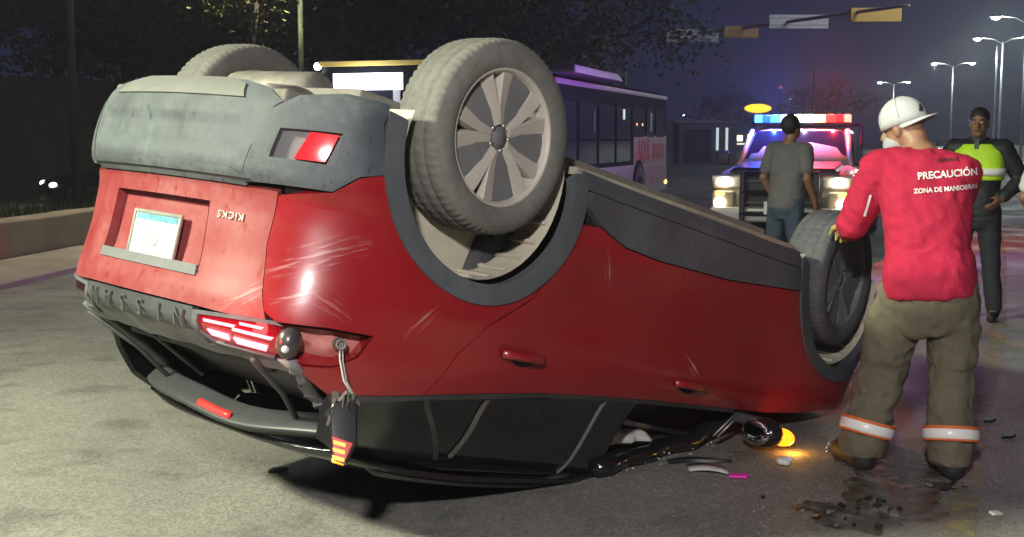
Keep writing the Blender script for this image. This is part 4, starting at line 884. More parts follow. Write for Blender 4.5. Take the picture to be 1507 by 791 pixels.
for sx_ in (-1, 1):
    mb = MB(); mb.tube([(sx_ * .79, 1.36, 1.12), (sx_ * .68, 1.90, 1.63)], .035, 6); mb.build('windscreen_pillar', M_TRP, TR)
    mb = MB(); mb.add([(sx_ * .80, 1.55, 1.16), (sx_ * .83, 3.2, 1.16), (sx_ * .72, 3.1, 1.58), (sx_ * .72, 2.02, 1.58)], [(0, 1, 2, 3)], False); o = mb.build('side_window', bpy.data.materials['truck_glass'], TR); so = o.modifiers.new('t', 'SOLIDIFY'); so.thickness = .03; so.offset = 0
    mb = MB(); mb.box((sx_ * 1.06, 1.62, 1.22), (.20, .08, .20)); mb.build('door_mirror', M_TRD, TR, bevel=.03)
    mb = MB(); mb.box((sx_ * .93, 1.62, 1.17), (.18, .04, .05)); mb.build('mirror_stalk', M_TRD, TR)
    mb = MB(); mb.box((sx_ * .72, .06, .93), (.36, .10, .17), top=(1.15, 1)); hl_ = mb.build('headlamp', mat('truck_lamp_glass', (.7, .66, .55), .1, coat=1, em=(1, .8, .45), es=.06), TR, bevel=.03)
    mb = MB(); mb.ball((sx_ * .74, .0, .93), .075, 12, 8, (1.3, .5, .85)); mb.build('headlamp_bulb', emit('truck_headlight', (1, .93, .74), 26), hl_)
    mb = MB(); mb.box((sx_ * .76, .02, .70), (.30, .08, .22)); fl_ = mb.build('fog_lamp', mat('fog_bezel', (.4, .34, .24), .3, em=(1, .75, .4), es=.03), TR, bevel=.03)
    mb = MB(); mb.ball((sx_ * .80, -.03, .655), .07, 12, 8, (1.1, .5, 1)); mb.build('fog_bulb', emit('truck_fog', (1, .90, .66), 20), fl_)
    mb = MB(); mb.ball((sx_ * .80, -.02, .775), .055, 10, 6, (1.2, .5, .7)); mb.build('indicator', emit('truck_indicator', (1, .42, .05), 8), fl_)
    for yy in (.95, 4.2):
        mb = MB(); mb.lathe([(.22, -.12), (.36, -.13), (.38, -.05), (.38, .05), (.36, .13), (.22, .12)], (sx_ * .86, yy, .38), (1, 0, 0), 28, closed=True); w_ = mb.build('wheel', M_TYREF, TR)
        mb = MB(); mb.lathe([(.001, .09), (.22, .07)], (sx_ * .86, yy, .38), (sx_, 0, 0), 20); mb.build('rim', M_TRIM, w_)
    light('headlight_beam', 'SPOT', (sx_ * .74, -.12, .92), 60, (1, .90, .68), TR, .05, (sx_ * .74 - .6, -8, .2), 70, .8)
mb = MB(); mb.box((0, .02, .80), (1.05, .10, .50)); gr_ = mb.build('grille', M_TRD, TR, bevel=.02)
for k in range(3): mb = MB(); mb.box((0, -.04, .66 + .14 * k), (.98, .04, .035)); mb.build('grille_bar', mat('grille_bar', (.10, .10, .11), .4, metal=.5), gr_, bevel=.008)
mb = MB(); mb.box((0, -.02, .50), (1.85, .16, .20)); mb.build('front_bumper', mat('truck_bumper', (.5, .48, .46), .35, metal=.5), TR, bevel=.03)
for x in (-.48, .48): mb = MB(); mb.box((x, -.16, .76), (.07, .07, .66)); mb.build('push_bar_post', M_TRD, TR, bevel=.01)
for z in (1.05, .80, .52): mb = MB(); mb.tube([(-.50, -.17, z), (.50, -.17, z)], .03, 8); mb.build('push_bar', M_TRD, TR)
mb = MB(); mb.box((-.02, -.215, .60), (.33, .012, .17)); mb.build('number_plate', mat('truck_plate_glow', (.75, .75, .68), .5, em=(1, .95, .8), es=.12), TR, bevel=.004)  # faint emission put into the plate colour, as if lit
mb = MB(); mb.box((0, 2.15, 1.72), (1.42, .30, .05)); lb = mb.build('light_bar_base', M_TRD, TR, bevel=.015)
for k, (x, w, c_, e_) in enumerate(((-.62, .10, (.04, .20, 1), 10), (-.50, .12, (.01, .06, 1), 7), (-.36, .14, (.03, .16, 1), 10), (-.20, .14, (.55, .70, 1), 20), (-.05, .14, (1, .96, .92), 30), (.11, .14, (1, .93, .80), 30), (.27, .14, (1, .40, .14), 10), (.42, .13, (1, .02, .015), 6), (.56, .10, (1, .01, .01), 3), (.66, .08, (1, .10, .07), 9))):
    mb = MB(); mb.box((x, 2.13, 1.80), (w, .26, .115)); mb.build('light_module', emit('bar_light_%d' % k, c_, e_ * .9), lb, bevel=.015)
light('bar_blue_light', 'POINT', (-.45, 2.0, 2.2), 620, (.04, .12, 1), TR, .02)
light('bar_red_light', 'POINT', (.42, 2.0, 2.2), 420, (1, .03, .03), TR, .02)
light('bar_white_light', 'POINT', (0, 2.0, 2.2), 80, (1, .95, .9), TR, .02)
mb = MB()
for x in (-.75, .75): mb.tube([(x, 3.62, 1.05), (x, 3.62, 1.72)], .03, 8)
mb.tube([(-.75, 3.62, 1.72), (.75, 3.62, 1.72)], .03, 8); mb.build('roll_bar', M_TRD, TR)
# ================================================================== TRAFFIC MAST WITH SIGNALS AND SIGN BOARDS
tm = thing('traffic_mast', 'grey mast with a long arm reaching over the avenue', 'traffic mast', (5.5, 60, 0))
mb = MB(); mb.tube([(0, 0, 0), (0, 0, 6.3)], [.16, .11], 10); mb.build('pole', M_POLE, tm)
mb = MB(); mb.tube([(0, 0, 5.9), (1.4, 0, 6.42), (4.5, -6, 6.33), (7.7, -18, 6.0), (7.9, -18.5, 5.98)], [.10, .09, .075, .06, .05], 8); mb.build('arm', M_POLE, tm)
def board(name, x, y, z, w, h, m, label, cat, d=.06, rz=0, sig=False):
    t = thing(name, label, cat, (x, y, z), rz); mb = MB(); mb.box((0, 0, 0), (w, d, h)); b_ = mb.build('board' if not sig else 'signal_housing', m, t, bevel=.02)
    mb = MB(); mb.box((0, d * .5 + .05, h * .2), (.08, .10, .3)); mb.build('bracket', M_POLE, t)
    if sig:
        for k in range(3): mb = MB(); mb.lathe([(.001, 0), (.13, 0), (.14, .12), (.13, .12)], ((k - 1) * w * .3, d * .5, 0), (0, 1, 0), 14); mb.build('lens_hood', M_DARKM, b_)
    else:
        for k in range(2): mb = MB(); mb.box((0, -d * .5 - .012, (k - .5) * h * .5), (w * .96, .02, .03)); mb.build('stiffener', M_POLE, b_)
    return t
M_SBK = mat('sign_back', (.72, .72, .76), .5, var=.15, em=(.5, .5, .6), es=0); M_SIG = mat('signal_yellow', (.62, .36, .06), .5)
board('sign_board', 8.35, 56.7, 6.25, 2.4, .60, M_SBK, 'grey white sign board hung at the mast end of the arm', 'sign')
board('traffic_signal', 10.0, 53.7, 6.15, 1.5, .50, M_SIG, 'short yellow horizontal traffic signal between two sign boards', 'traffic light', .3, 0, True)
board('sign_board', 11.6, 49.7, 6.22, 2.4, .56, M_SBK, 'grey white sign board between the two yellow signals', 'sign')
board('traffic_signal', 13.2, 44.7, 5.98, 1.85, .50, M_SIG, 'long yellow horizontal traffic signal at the free end of the arm', 'traffic light', .3, 0, True)
# ================================================================== FAR THINGS
ys = thing('lit_sign', 'glowing yellow oval sign over the far roadside', 'sign', (18.15, 90, 0))
mb = MB(); mb.tube([(0, 0, 0), (0, 0, 3.5)], .08, 8); mb.build('post', M_POLE, ys)
mb = MB(); mb.lathe([(.001, -.12), (.9, -.12), (1.0, 0), (.9, .12), (.001, .12)], (0, 0, 3.75), (0, 1, 0), 24); mb.v = [(x, y, 3.75 + (z - 3.75) * .33) for x, y, z in mb.v]; mb.build('sign_face', emit('yellow_sign_light', (1, .66, .01), 1.6), ys)
bm_ = thing('beacon_mast', 'slim mast with a small dim red beacon', 'mast', (22, 100, 0))
mb = MB(); mb.tube([(0, 0, 0), (0, 0, 5.6)], .05, 6); mb.build('pole', M_DARKM, bm_); mb = MB(); mb.ball((0, 0, 5.7), .14); mb.build('beacon', emit('red_beacon', (1, .2, .25), .5), bm_)
tp = thing('thin_pole', 'bare thin pole above the police light bar', 'pole', (22.2, 90, 0)); mb = MB(); mb.tube([(0, 0, 0), (0, 0, 6.8)], .06, 6); mb.box((0, 0, 6.85), (.9, .1, .08)); mb.build('pole', M_DARKM, tp)
fp = thing('flag_pole', 'pale slim pole left of the double-armed lamp behind the policeman', 'pole', (35.6, 90, 0)); mb = MB(); mb.tube([(0, 0, 0), (0, 0, 8.3)], [.09, .05], 8); mb.build('pole', M_POLE, fp)
# shop fronts and traffic far down the avenue
sh = thing('roadside_kiosk', 'low pale roadside kiosk beside the rear of the bus', 'kiosk', (11.4, 72, 0))
mb = MB(); mb.box((0, 0, 1.2), (3.4, 2.4, 2.4)); mb.build('walls', mat('kiosk_wall', (.25, .26, .26), .8), sh, bevel=.03)
mb = MB(); mb.box((0, 0, 2.5), (3.8, 2.9, .14)); mb.build('roof', M_POLE, sh, bevel=.02)
mb = MB(); mb.box((-.6, -1.21, 1.1), (1.6, .04, 1.9)); mb.build('shutter', mat('dark_shutter', (.02, .04, .04), .5), sh)
for x in (.55, 1.1): mb = MB(); mb.box((x, -1.22, 1.5), (.14, .04, 1.3)); mb.build('lit_strip', emit('kiosk_strip', (.75, .85, .9), .8), sh)
wf = thing('shop_front', 'far shop front with red and warm white lit signs', 'shop', (27, 150, 0), R(-10))
mb = MB(); mb.box((0, 3, 1.8), (16, 6, 3.6)); mb.build('walls', mat('shop_wall', (.12, .12, .14), .8), wf)
for k, (x, w, h_, z, c_, e_) in enumerate(((-2.2, 1.2, .9, 2.2, (1, .12, .12), 2.2), (-.6, 1.6, .6, 2.5, (1, .8, .75), 3), (.9, 1.0, .7, 1.6, (1, .85, .6), 3), (2.6, 1.2, .6, 1.8, (1, .8, .5), 2.5), (0, 6, .16, .9, (1, .93, .8), 1.5))):
    mb = MB(); mb.box((x, -.06, z), (w, .1, h_)); mb.build('lit_panel', emit('shop_light_%d' % k, c_, e_), wf)
def far_car(x, y, rz, label, col=(.1, .1, .1), e=14):
    t = thing('far_car', label, 'car', (x, y, 0), rz, 'cars coming down the avenue with headlights on'); mb = MB(); side_loft(mb, [(0, .3, .7, .9), (.6, .25, .85, 1), (1.3, .25, .95, 1), (3.8, .25, 1.0, 1), (4.3, .35, .9, .9)], .88, pw=4); mb.build('body', mat('far_car_paint', col, .3, coat=.5), t)
    mb = MB(); side_loft(mb, [(1.2, .9, .96, .85), (1.9, .9, 1.42, .78), (3.2, .9, 1.40, .76), (3.9, .9, 1.0, .8)], .88, pw=4); mb.build('cabin', bpy.data.materials['car_glass'], t)
    for sx_ in (-1, 1): mb = MB(); mb.ball((sx_ * .62, -.02, .66), .13, 10, 6); mb.build('headlamp', emit('far_headlight', (1, .95, .8), e), t)
far_car(34, 95, R(-15), 'far grey oncoming car, foremost of the bunch beyond the policeman', (.5, .5, .5), 25)
far_car(41, 108, R(-15), 'far pale oncoming car behind the foremost one', (.6, .6, .6), 25)
far_car(23, 130, R(-12), 'far oncoming car below the lit shop front', (.1, .1, .12), 18)
far_car(17, 110, R(-10), 'far oncoming car near the roadside kiosk', (.1, .1, .1), 14)
far_car(43, 92, R(-15), 'far white oncoming car beside the pale roadside barrier', (.7, .7, .7), 30)
mb = MB()
rw = thing('roadside_barrier', 'long pale concrete barrier along the right side of the avenue', 'barrier', (34, 80, 0))
for i in range(9): mb = MB(); mb.box((-.0 + 7.8 * i * .25 + 3, 7.8 * i, .5), (.4, 7.7, 1.0), rot=(0, 0, R(-14)), top=(.5, 1)); mb.build('barrier_segment', mat('pale_concrete', (.55, .55, .50), .8), rw)
# patchy yellow line along the road
mb = MB(); lp_ = [(1.40, 3.7), (1.69, 4.45), (2.64, 6.68), (3.93, 9.66), (6.1, 15), (10, 25)]
L_ = []; 
for (x, y) in lp_: L_ += [(x - .055, y + .02, .004), (x + .055, y - .02, .004)]
mb.add(L_, [(2 * i, 2 * i + 1, 2 * i + 3, 2 * i + 2) for i in range(len(lp_) - 1)]); 
def patchy_yellow_mat():
    m = mat('patchy_yellow', (.34, .28, .15), .8); t = m.node_tree; b = t.nodes['Principled BSDF']; n = t.nodes.new('ShaderNodeTexNoise'); n.inputs['Scale'].default_value = 9; n.inputs['Detail'].default_value = 8
    co = t.nodes.new('ShaderNodeTexCoord'); t.links.new(co.outputs['Object'], n.inputs['Vector']); r = t.nodes.new('ShaderNodeMapRange'); r.inputs['From Min'].default_value = .38; r.inputs['From Max'].default_value = .62; r.inputs['To Max'].default_value = .85
    t.links.new(n.outputs[0], r.inputs[0]); t.links.new(r.outputs[0], b.inputs['Alpha']); return m
tag(mb.build('yellow_line', patchy_yellow_mat(), fix=False), kind='structure')
# ================================================================== PEOPLE
def remesh(mb, voxel, name, m, parent, smooth=6, fold=0, fs=7, seed=0, fz=1., keep=None):
    me = bpy.data.meshes.new('tmp'); me.from_pydata(mb.v, [], mb.f)
    bm = bmesh.new(); bm.from_mesh(me); bmesh.ops.recalc_face_normals(bm, faces=bm.faces); bm.to_mesh(me); bm.free()
    o = bpy.data.objects.new('tmp', me); COL.objects.link(o)
    r = o.modifiers.new('r', 'REMESH'); r.mode = 'VOXEL'; r.voxel_size = voxel
    if smooth: s = o.modifiers.new('s', 'SMOOTH'); s.factor = .5; s.iterations = smooth
    dg = bpy.context.evaluated_depsgraph_get(); dg.update()
    out = bpy.data.meshes.new_from_object(o.evaluated_get(dg)); bpy.data.objects.remove(o)
    if fold:
        cos = []
        for v in out.vertices:
            p = v.co; q = Vector((p.x * fs, p.y * fs, p.z * fs * fz + seed))
            w = mnoise.noise(q) + .5 * mnoise.noise(q * 2.1 + Vector((3, 1, 7)))
            w2 = 1 - abs(mnoise.noise(q * .9 + Vector((9, 2, 4)))) * 2.2
            w3 = 1 - abs(mnoise.noise(Vector((q.x * 2.4 + q.z, q.y * 2.4, q.z * 3.1)))) * 2.6
            cos.append(p + v.normal * fold * (w * .7 + w2 * .7 + w3 * .45))
        for v, c_ in zip(out.vertices, cos): v.co = c_
    for p in out.polygons: p.use_smooth = True
    out.materials.clear(); out.materials.append(m); out.name = name
    ob = bpy.data.objects.new(name, out); COL.objects.link(ob); ob.parent = parent; return ob
def chain(mb, pts, rad, n=14):
    pts = [Vector(p) for p in pts]; P = []; Q = []
    for i in range(len(pts) - 1):
        k = 5
        for t in range(k): u = t / k; P.append(pts[i].lerp(pts[i + 1], u)); Q.append(rad[i] + (rad[i + 1] - rad[i]) * u)
    P.append(pts[-1]); Q.append(rad[-1]); mb.tube(P, Q, n); mb.ball(P[0], Q[0], n, 8); mb.ball(P[-1], Q[-1], n, 8)
    for p, r in zip(pts[1:-1], rad[1:-1]): mb.ball(p, r * .99, n, 8)
def trunk(mb, rows, n=22):
    """rows: (centre, right vector, forward vector, half width, half depth)"""
    rs = []
    for c, rv, fv, a, b in rows:
        c = Vector(c); rv = Vector(rv).normalized(); fv = Vector(fv); fv = (fv - rv * fv.dot(rv)).normalized(); ring = []
        for k in range(n):
            t = 2 * math.pi * k / n; ca, sa = math.cos(t), math.sin(t)
            ring.append(c + rv * a * math.copysign(abs(ca) ** .85, ca) + fv * b * math.copysign(abs(sa) ** .85, sa))
        rs.append(ring)
    mb.rings(rs)
def hand(mb, wrist, direction, palm_n, curl=.5, size=1., thumb_side=1):
    """palm and five bent fingers; direction = where the fingers point, palm_n = palm normal"""
    d = Vector(direction).normalized(); nrm = Vector(palm_n); nrm = (nrm - d * nrm.dot(d)).normalized(); s_ = d.cross(nrm) * thumb_side; w = Vector(wrist); S_ = size
    for k in range(4): mb.tube([w, w + d * .03 * S_ + s_ * (k - 1.5) * .014 * S_, w + d * .09 * S_ + s_ * (k - 1.5) * .021 * S_], [.02 * S_, .017 * S_, .0135 * S_], 8)
    for k, ln in enumerate((.068, .078, .073, .056)):
        p = w + d * .088 * S_ + s_ * (1.5 - k) * .021 * S_; pts = [p]; dd = d.copy()
        for j, f in enumerate((.45, .32, .26)):
            dd = Matrix.Rotation(curl * (.6 + .25 * j), 3, s_ * thumb_side * 1) @ dd if True else dd
            if dd.dot(nrm) < 0 and j == 0: dd = Matrix.Rotation(-2 * curl * .6, 3, s_ * thumb_side) @ dd
            p = p + dd * ln * f * S_; pts.append(p)
        mb.tube(pts, [.0105 * S_, .0098 * S_, .009 * S_, .0075 * S_], 8); mb.ball(pts[-1], .0075 * S_, 8, 6)
    b = w + d * .025 * S_ + s_ * .022 * S_; t1 = b + (s_ * .7 + d * .6 + nrm * .3).normalized() * .045 * S_; t2 = t1 + (d * .9 + nrm * .45 + s_ * .1).normalized() * .04 * S_
    mb.tube([b, t1, t2], [.016 * S_, .0125 * S_, .009 * S_], 8); mb.ball(t2, .009 * S_, 8, 6)
def head(mb, c, fwd, up, s=1.):
    f = Vector(fwd).normalized(); u = Vector(up); u = (u - f * u.dot(f)).normalized(); r = f.cross(u); c = Vector(c)
    Rm = Matrix((r, f, u)).transposed()
    mb.ball(c + u * .03 * s - f * .01 * s, .1 * s, 18, 12, (.76, .98, .96), Rm)          # skull
    mb.ball(c - u * .04 * s + f * .025 * s, .08 * s, 16, 10, (.80, .86, .95), Rm)        # face and jaw
    mb.ball(c - u * .095 * s + f * .055 * s, .03 * s, 10, 6, (1.1, .9, .7), Rm)          # chin
    mb.tube([c + f * .098 * s + u * .012 * s, c + f * .120 * s - u * .028 * s], [.009 * s, .016 * s], 8); mb.ball(c + f * .112 * s - u * .03 * s, .014 * s, 8, 6, (1.2, 1, .8), Rm)
    for sg in (-1, 1):
        mb.ball(c + r * sg * .078 * s - u * .012 * s - f * .005 * s, .032 * s, 10, 6, (.3, .62, 1), Rm)          # ears
        mb.ball(c + r * sg * .034 * s + f * .085 * s + u * .022 * s, .02 * s, 8, 6, (1.3, .6, .5), Rm)           # brow
    mb.ball(c + f * .100 * s - u * .060 * s, .02 * s, 10, 6, (1.3, .5, .4), Rm)          # lips
    return r, f, u, c
def face_bits(par, r, f, u, c, s=1., brow=True):
    mw = mat('eye_white', (.6, .58, .55), .3); md = mat('eye_dark', (.015, .01, .008), .2)
    for sg in (-1, 1):
        mb = MB(); mb.ball(c + r * sg * .033 * s + f * .093 * s + u * .005 * s, .011 * s, 10, 6, (1.3, .7, .7), Matrix((r, f, u)).transposed()); e = mb.build('eye', mw, par)
        mb = MB(); mb.ball(c + r * sg * .033 * s + f * .101 * s + u * .005 * s, .0055 * s, 8, 6); mb.build('iris', md, e)
        mb = MB(); mb.tube([c + r * sg * .018 * s + f * .098 * s + u * .028 * s, c + r * sg * .052 * s + f * .085 * s + u * .028 * s], .005 * s, 6); mb.build('eyebrow', md, par)
    mb = MB(); mb.tube([c + r * -.024 * s + f * .106 * s - u * .060 * s, c + f * .113 * s - u * .058 * s, c + r * .024 * s + f * .106 * s - u * .060 * s], [.003 * s, .005 * s, .003 * s], 6); mb.build('mouth', mat('lips', (.22, .08, .06), .5), par)
M_SKIN = mat('skin', (.36, .19, .12), .5, var=.1, vs=20); M_SKIND = mat('skin_brown', (.24, .12, .07), .5, var=.1, vs=20); M_HAIR = mat('black_hair', (.012, .010, .009), .6, bump=.5, bs=200)
V = Vector
# ---- man in red leaning on the front wheel
mn = thing('person', 'man in red long sleeved shirt and white cap leaning on the front wheel', 'person', (1.80, 5.36, 0))
O = V((1.80, 5.36, 0)); L = lambda x, y, z: V((x, y, z)) - O
pel = L(1.865, 5.36, .86); chest = L(1.870, 5.46, 1.23); nk = L(1.850, 5.52, 1.46); hc = L(1.80, 5.60, 1.555)
rv = V((.93, -.30, .06)); fv = V((.30, .93, 0))
hips = {-1: L(1.775, 5.39, .84), 1: L(1.955, 5.34, .84)}
kn = {-1: L(1.70, 5.47, .46), 1: L(1.975, 5.37, .46)}; an = {-1: L(1.60, 5.42, .085), 1: L(1.955, 5.27, .085)}
sh = {-1: L(1.68, 5.54, 1.355), 1: L(2.015, 5.42, 1.345)}
el = {-1: L(1.60, 5.66, 1.10), 1: L(2.06, 5.70, 1.12)}; wr = {-1: L(1.655, 5.935, 1.085), 1: L(1.93, 5.93, 1.08)}
def torso_rows(k=0.):
    return [(pel + V((0, 0, -.10)), rv, fv, .155 + k, .11 + k), (pel, rv, fv, .165 + k, .115 + k), (pel.lerp(chest, .4), rv, fv, .145 + k, .10 + k), (chest, rv, fv, .165 + k, .12 + k), (chest.lerp(nk, .55), rv, fv, .175 + k, .105 + k), (chest.lerp(nk, .85), rv, fv, .10 + k, .075 + k), (nk + V((0, .01, .02)), rv, fv, .058 + k * .6, .06 + k * .6)]
mb = MB(); trunk(mb, torso_rows())
for s_ in (-1, 1):
    chain(mb, [hips[s_], kn[s_], an[s_]], [.088, .058, .04]); chain(mb, [sh[s_], el[s_], wr[s_]], [.06, .044, .03])
    hand(mb, wr[s_], (.35 * -s_ * .2 + .08, .85, -.25), (-.1, .1, -1), .5, 1.05, -s_)
    chain(mb, [an[s_], an[s_] + V((-.03, .10, -.045))], [.038, .030])
chain(mb, [nk - V((0, 0, .05)), nk + V((-.01, .02, .04)), hc + V((0, -.01, -.03))], [.062, .056, .055])
hf = V((-.62, .72, -.30)); hu = V((-.25, .10, .95))
hr_ = head(mb, hc, hf, hu)
body = remesh(mb, .0085, 'body', M_SKIN, mn, 3)
M_SHIRT = mat('red_shirt', (.46, .010, .05), .85, var=.14, vs=5, bump=.9, bs=16)
mb = MB(); tr_ = torso_rows(.032); tr_[0] = (pel + V((0, -.005, -.055)), rv, fv, .195, .15); tr_[1] = (pel + V((0, 0, .06)), rv, fv, .195, .148); tr_ = tr_[:-1] + [(chest.lerp(nk, .92), rv, fv, .095, .085)]
trunk(mb, tr_)
for s_ in (-1, 1): chain(mb, [chest.lerp(nk, .6), sh[s_], el[s_], wr[s_].lerp(el[s_], .12)], [.10, .090, .072, .052])
shirt = remesh(mb, .010, 'shirt', M_SHIRT, mn, 6, .011, 6.5, 1, .75)
M_TROU = mat('khaki_trousers', (.145, .125, .083), .92, var=.22, vs=6, bump=1.0, bs=18)
mb = MB(); trunk(mb, [(pel + V((0, 0, .07)), rv, fv, .178, .128), (pel, rv, fv, .188, .135), (pel + V((0, 0, -.12)), rv, fv, .18, .135), (pel + V((0, 0, -.22)), rv, fv, .13, .11)])
for s_ in (-1, 1): chain(mb, [hips[s_] + V((0, 0, -.04)), hips[s_].lerp(kn[s_], .5) + V((.01 * s_, 0, 0)), kn[s_], kn[s_].lerp(an[s_], .55), an[s_] + V((0, 0, .0))], [.118, .112, .100, .098, .092])
trou = remesh(mb, .011, 'trousers', M_TROU, mn, 5, .017, 6, 5, .8)
for v in trou.data.vertices:
    if v.co.z < .075: v.co.z = .075 - .25 * (.075 - v.co.z) + .008 * mnoise.noise(v.co * 22)
M_BAND = mat('reflective_band', (.92, .90, .86), .35, coat=.4); M_BANDO = mat('band_edge_orange', (.75, .16, .04), .6)
def band(ax0, ax1, r, w, m, name, par, k=16, tl=0):
    a = V(ax0); d = (V(ax1) - a).normalized(); mb = MB(); mb.lathe([(r, -w / 2), (r + .003, -w / 2 + .004), (r + .003, w / 2 - .004), (r, w / 2), (r - .03, w / 2), (r - .03, -w / 2)], a, d, 28, closed=True); return mb.build(name, m, par)
for s_ in (-1, 1):
    c_ = kn[s_].lerp(an[s_], .73); band(c_, an[s_], .120, .044, M_BAND, 'reflective_band', trou); band(c_ + (kn[s_] - an[s_]).normalized() * .028, an[s_], .1185, .016, M_BANDO, 'band_edge', trou); band(c_ - (kn[s_] - an[s_]).normalized() * .026, an[s_], .1185, .012, M_BANDO, 'band_edge', trou)
    mb = MB(); a_ = an[s_]; dr = V((-.045 if s_ < 0 else .0, .20, 0)); chain(mb, [a_ + V((0, 0, .05)), a_ + V((0, -.01, -.015))], [.066, .064]); chain(mb, [a_ + V((0, -.035, -.035)), a_ + dr * .5 + V((0, 0, -.038)), a_ + dr + V((0, 0, -.042))], [.055, .054, .046])
    bt = remesh(mb, .011, 'boot', mat('dark_boot', (.022, .02, .018), .7), mn, 4)
    for v in bt.data.vertices: v.co.z = max(v.co.z, .004)
mb = MB()
r_, f_, u_, c_ = hr_; Rm_ = Matrix((r_, f_, u_)).transposed(); cc = c_ + u_ * .052 - f_ * .008
rs = []
for i in range(9):
    a = math.pi / 2 * i / 8; rr = max(.004, math.cos(a)); rs.append([cc + Rm_ @ V((.088 * rr * math.cos(t), .112 * rr * math.sin(t), .098 * math.sin(a) - .012)) for t in [2 * math.pi * k / 24 for k in range(24)]])
rs = [[p + (cc - p) * .0 - u_ * .028 for p in rs[0]]] + rs
mb.rings(rs); cap = mb.build('cap', mat('white_cap', (.62, .62, .64), .8, var=.08, vs=8), mn)
mb = MB(); pts = []
for i in range(13):
    a = math.pi * (i / 12); pts.append((.088 * math.cos(a), .095 * math.sin(a) ** .8))
inner_ = [cc + Rm_ @ V((x * .98, -max(.02, y), -.035 - .01 * (1 - math.sin(math.pi * i / 12)))) for i, (x, y) in enumerate(pts)]; outer_ = [cc + Rm_ @ V((x * .95, -.03 - y * 1.45, -.062 + .02 * math.sin(math.pi * i / 12))) for i, (x, y) in enumerate(pts)]
mb.add(inner_ + outer_, [(i, i + 1, 14 + i, 13 + i) for i in range(12)]); br = mb.build('brim', bpy.data.materials['white_cap'], cap); so = br.modifiers.new('t', 'SOLIDIFY'); so.thickness = .005
for i in range(6):
    a = math.pi / 3 * i + .3; mb = MB(); mb.tube([cc + Rm_ @ V((.0895 * math.cos(e) * math.cos(a), .1135 * math.cos(e) * math.sin(a), .0995 * math.sin(e) - .012)) for e in [math.pi / 2 * q / 8 for q in range(9)]], .0012, 5); mb.build('cap_seam', mat('cap_stitch', (.45, .45, .47), .8), cap)
def on_surf(bvh, p, d):
    h = bvh.ray_cast(p - d * .6, d); return h[0], h[1]
# dark emblem on the cap, towards the camera and to the right
vp = V((0, 0, 1.5)) - O
capb = BVHTree.FromPolygons([v.co for v in cap.data.vertices], [tuple(p.vertices) for p in cap.data.polygons])
shb = BVHTree.FromPolygons([v.co for v in shirt.data.vertices], [tuple(p.vertices) for p in shirt.data.polygons])
def decal(name, shapes, origin, rgt, upv, dirv, bvh, m, par, lift=.005):
    mb = MB()
    for vs, fs in shapes:
        P = []
        for v in vs:
            p = origin + rgt * v[0] + upv * v[1]; h, n_ = on_surf(bvh, p, dirv)
            P.append((h if h is not None else p) - dirv * lift)
        mb.add(P, fs, False)
    return mb.build(name, m, par)
def subdiv(vs, fs, it=1):
    me = bpy.data.meshes.new('q'); me.from_pydata([tuple(v) for v in vs], [], fs); bm = bmesh.new(); bm.from_mesh(me); bmesh.ops.triangulate(bm, faces=bm.faces); bmesh.ops.subdivide_edges(bm, edges=[e for e in bm.edges if e.calc_length() > .012], cuts=1); bm.verts.ensure_lookup_table(); bm.verts.index_update()
    r = [v.co.copy() for v in bm.verts], [tuple(v.index for v in f.verts) for f in bm.faces]; bm.free(); return r
def flat_text(t, size, bold=0, sx=1, sp=1.):
    vs, fs = text_mesh(t, size, 0, bold, sp=sp, sx=sx); return subdiv(vs, fs)
bd = V((.26, .96, -.0)).normalized(); br_ = V((.96, -.26, .085)).normalized(); bu_ = V((-.09, 0, .99)).normalized()
M_WPR = mat('white_print', (.85, .83, .82), .7); M_DPR = mat('dark_print', (.10, .02, .03), .7)
bc_ = L(1.915, 5.30, 1.335)
decal('back_print', [flat_text('PRECAUCIÓN', .043, .0012, .95)], bc_ + bu_ * .012 - br_ * .006, br_, bu_, bd, shb, M_WPR, shirt)
decal('back_print', [flat_text('ZONA DE MANIOBRAS', .029, .0008, .92)], bc_ - bu_ * .052 - br_ * .016, br_, bu_, bd, shb, M_WPR, shirt)
bars = []
for k in range(7): x = -.04 + k * .0135; bars.append(([(x, -.008), (x + .008, -.008), (x + .010, .009), (x + .002, .009)], [(0, 1, 2, 3)]))
decal('worn_back_print', bars, bc_ + bu_ * .075 - br_ * .005, br_, bu_, bd, shb, M_DPR, shirt)
decal('cap_emblem', [subdiv([V(v) for v in ((-.014, -.016), (.012, -.018), (.016, .002), (.004, .018), (-.010, .012))] and [V((x, y, 0)) for x, y in ((-.014, -.016), (.012, -.018), (.016, .002), (.004, .018), (-.010, .012))], [(0, 1, 2, 3, 4)])], cc + V((.052, -.03, .035)), V((.95, -.3, 0)), V((0, 0, 1)), V((-.10, .99, -.0)), capb, mat('emblem_dark', (.06, .05, .05), .7), cap, .004)
decal('sleeve_patch', [subdiv([V((x, y, 0)) for x, y in ((-.008, -.05), (.004, -.05), (.016, .05), (.006, .05))], [(0, 1, 2, 3)])], sh[-1].lerp(el[-1], .62) + V((-.012, -.2, .0)), V((1, 0, 0)), V((0, 0, 1)), V((0, 1, 0)), shb, M_WPR, shirt)
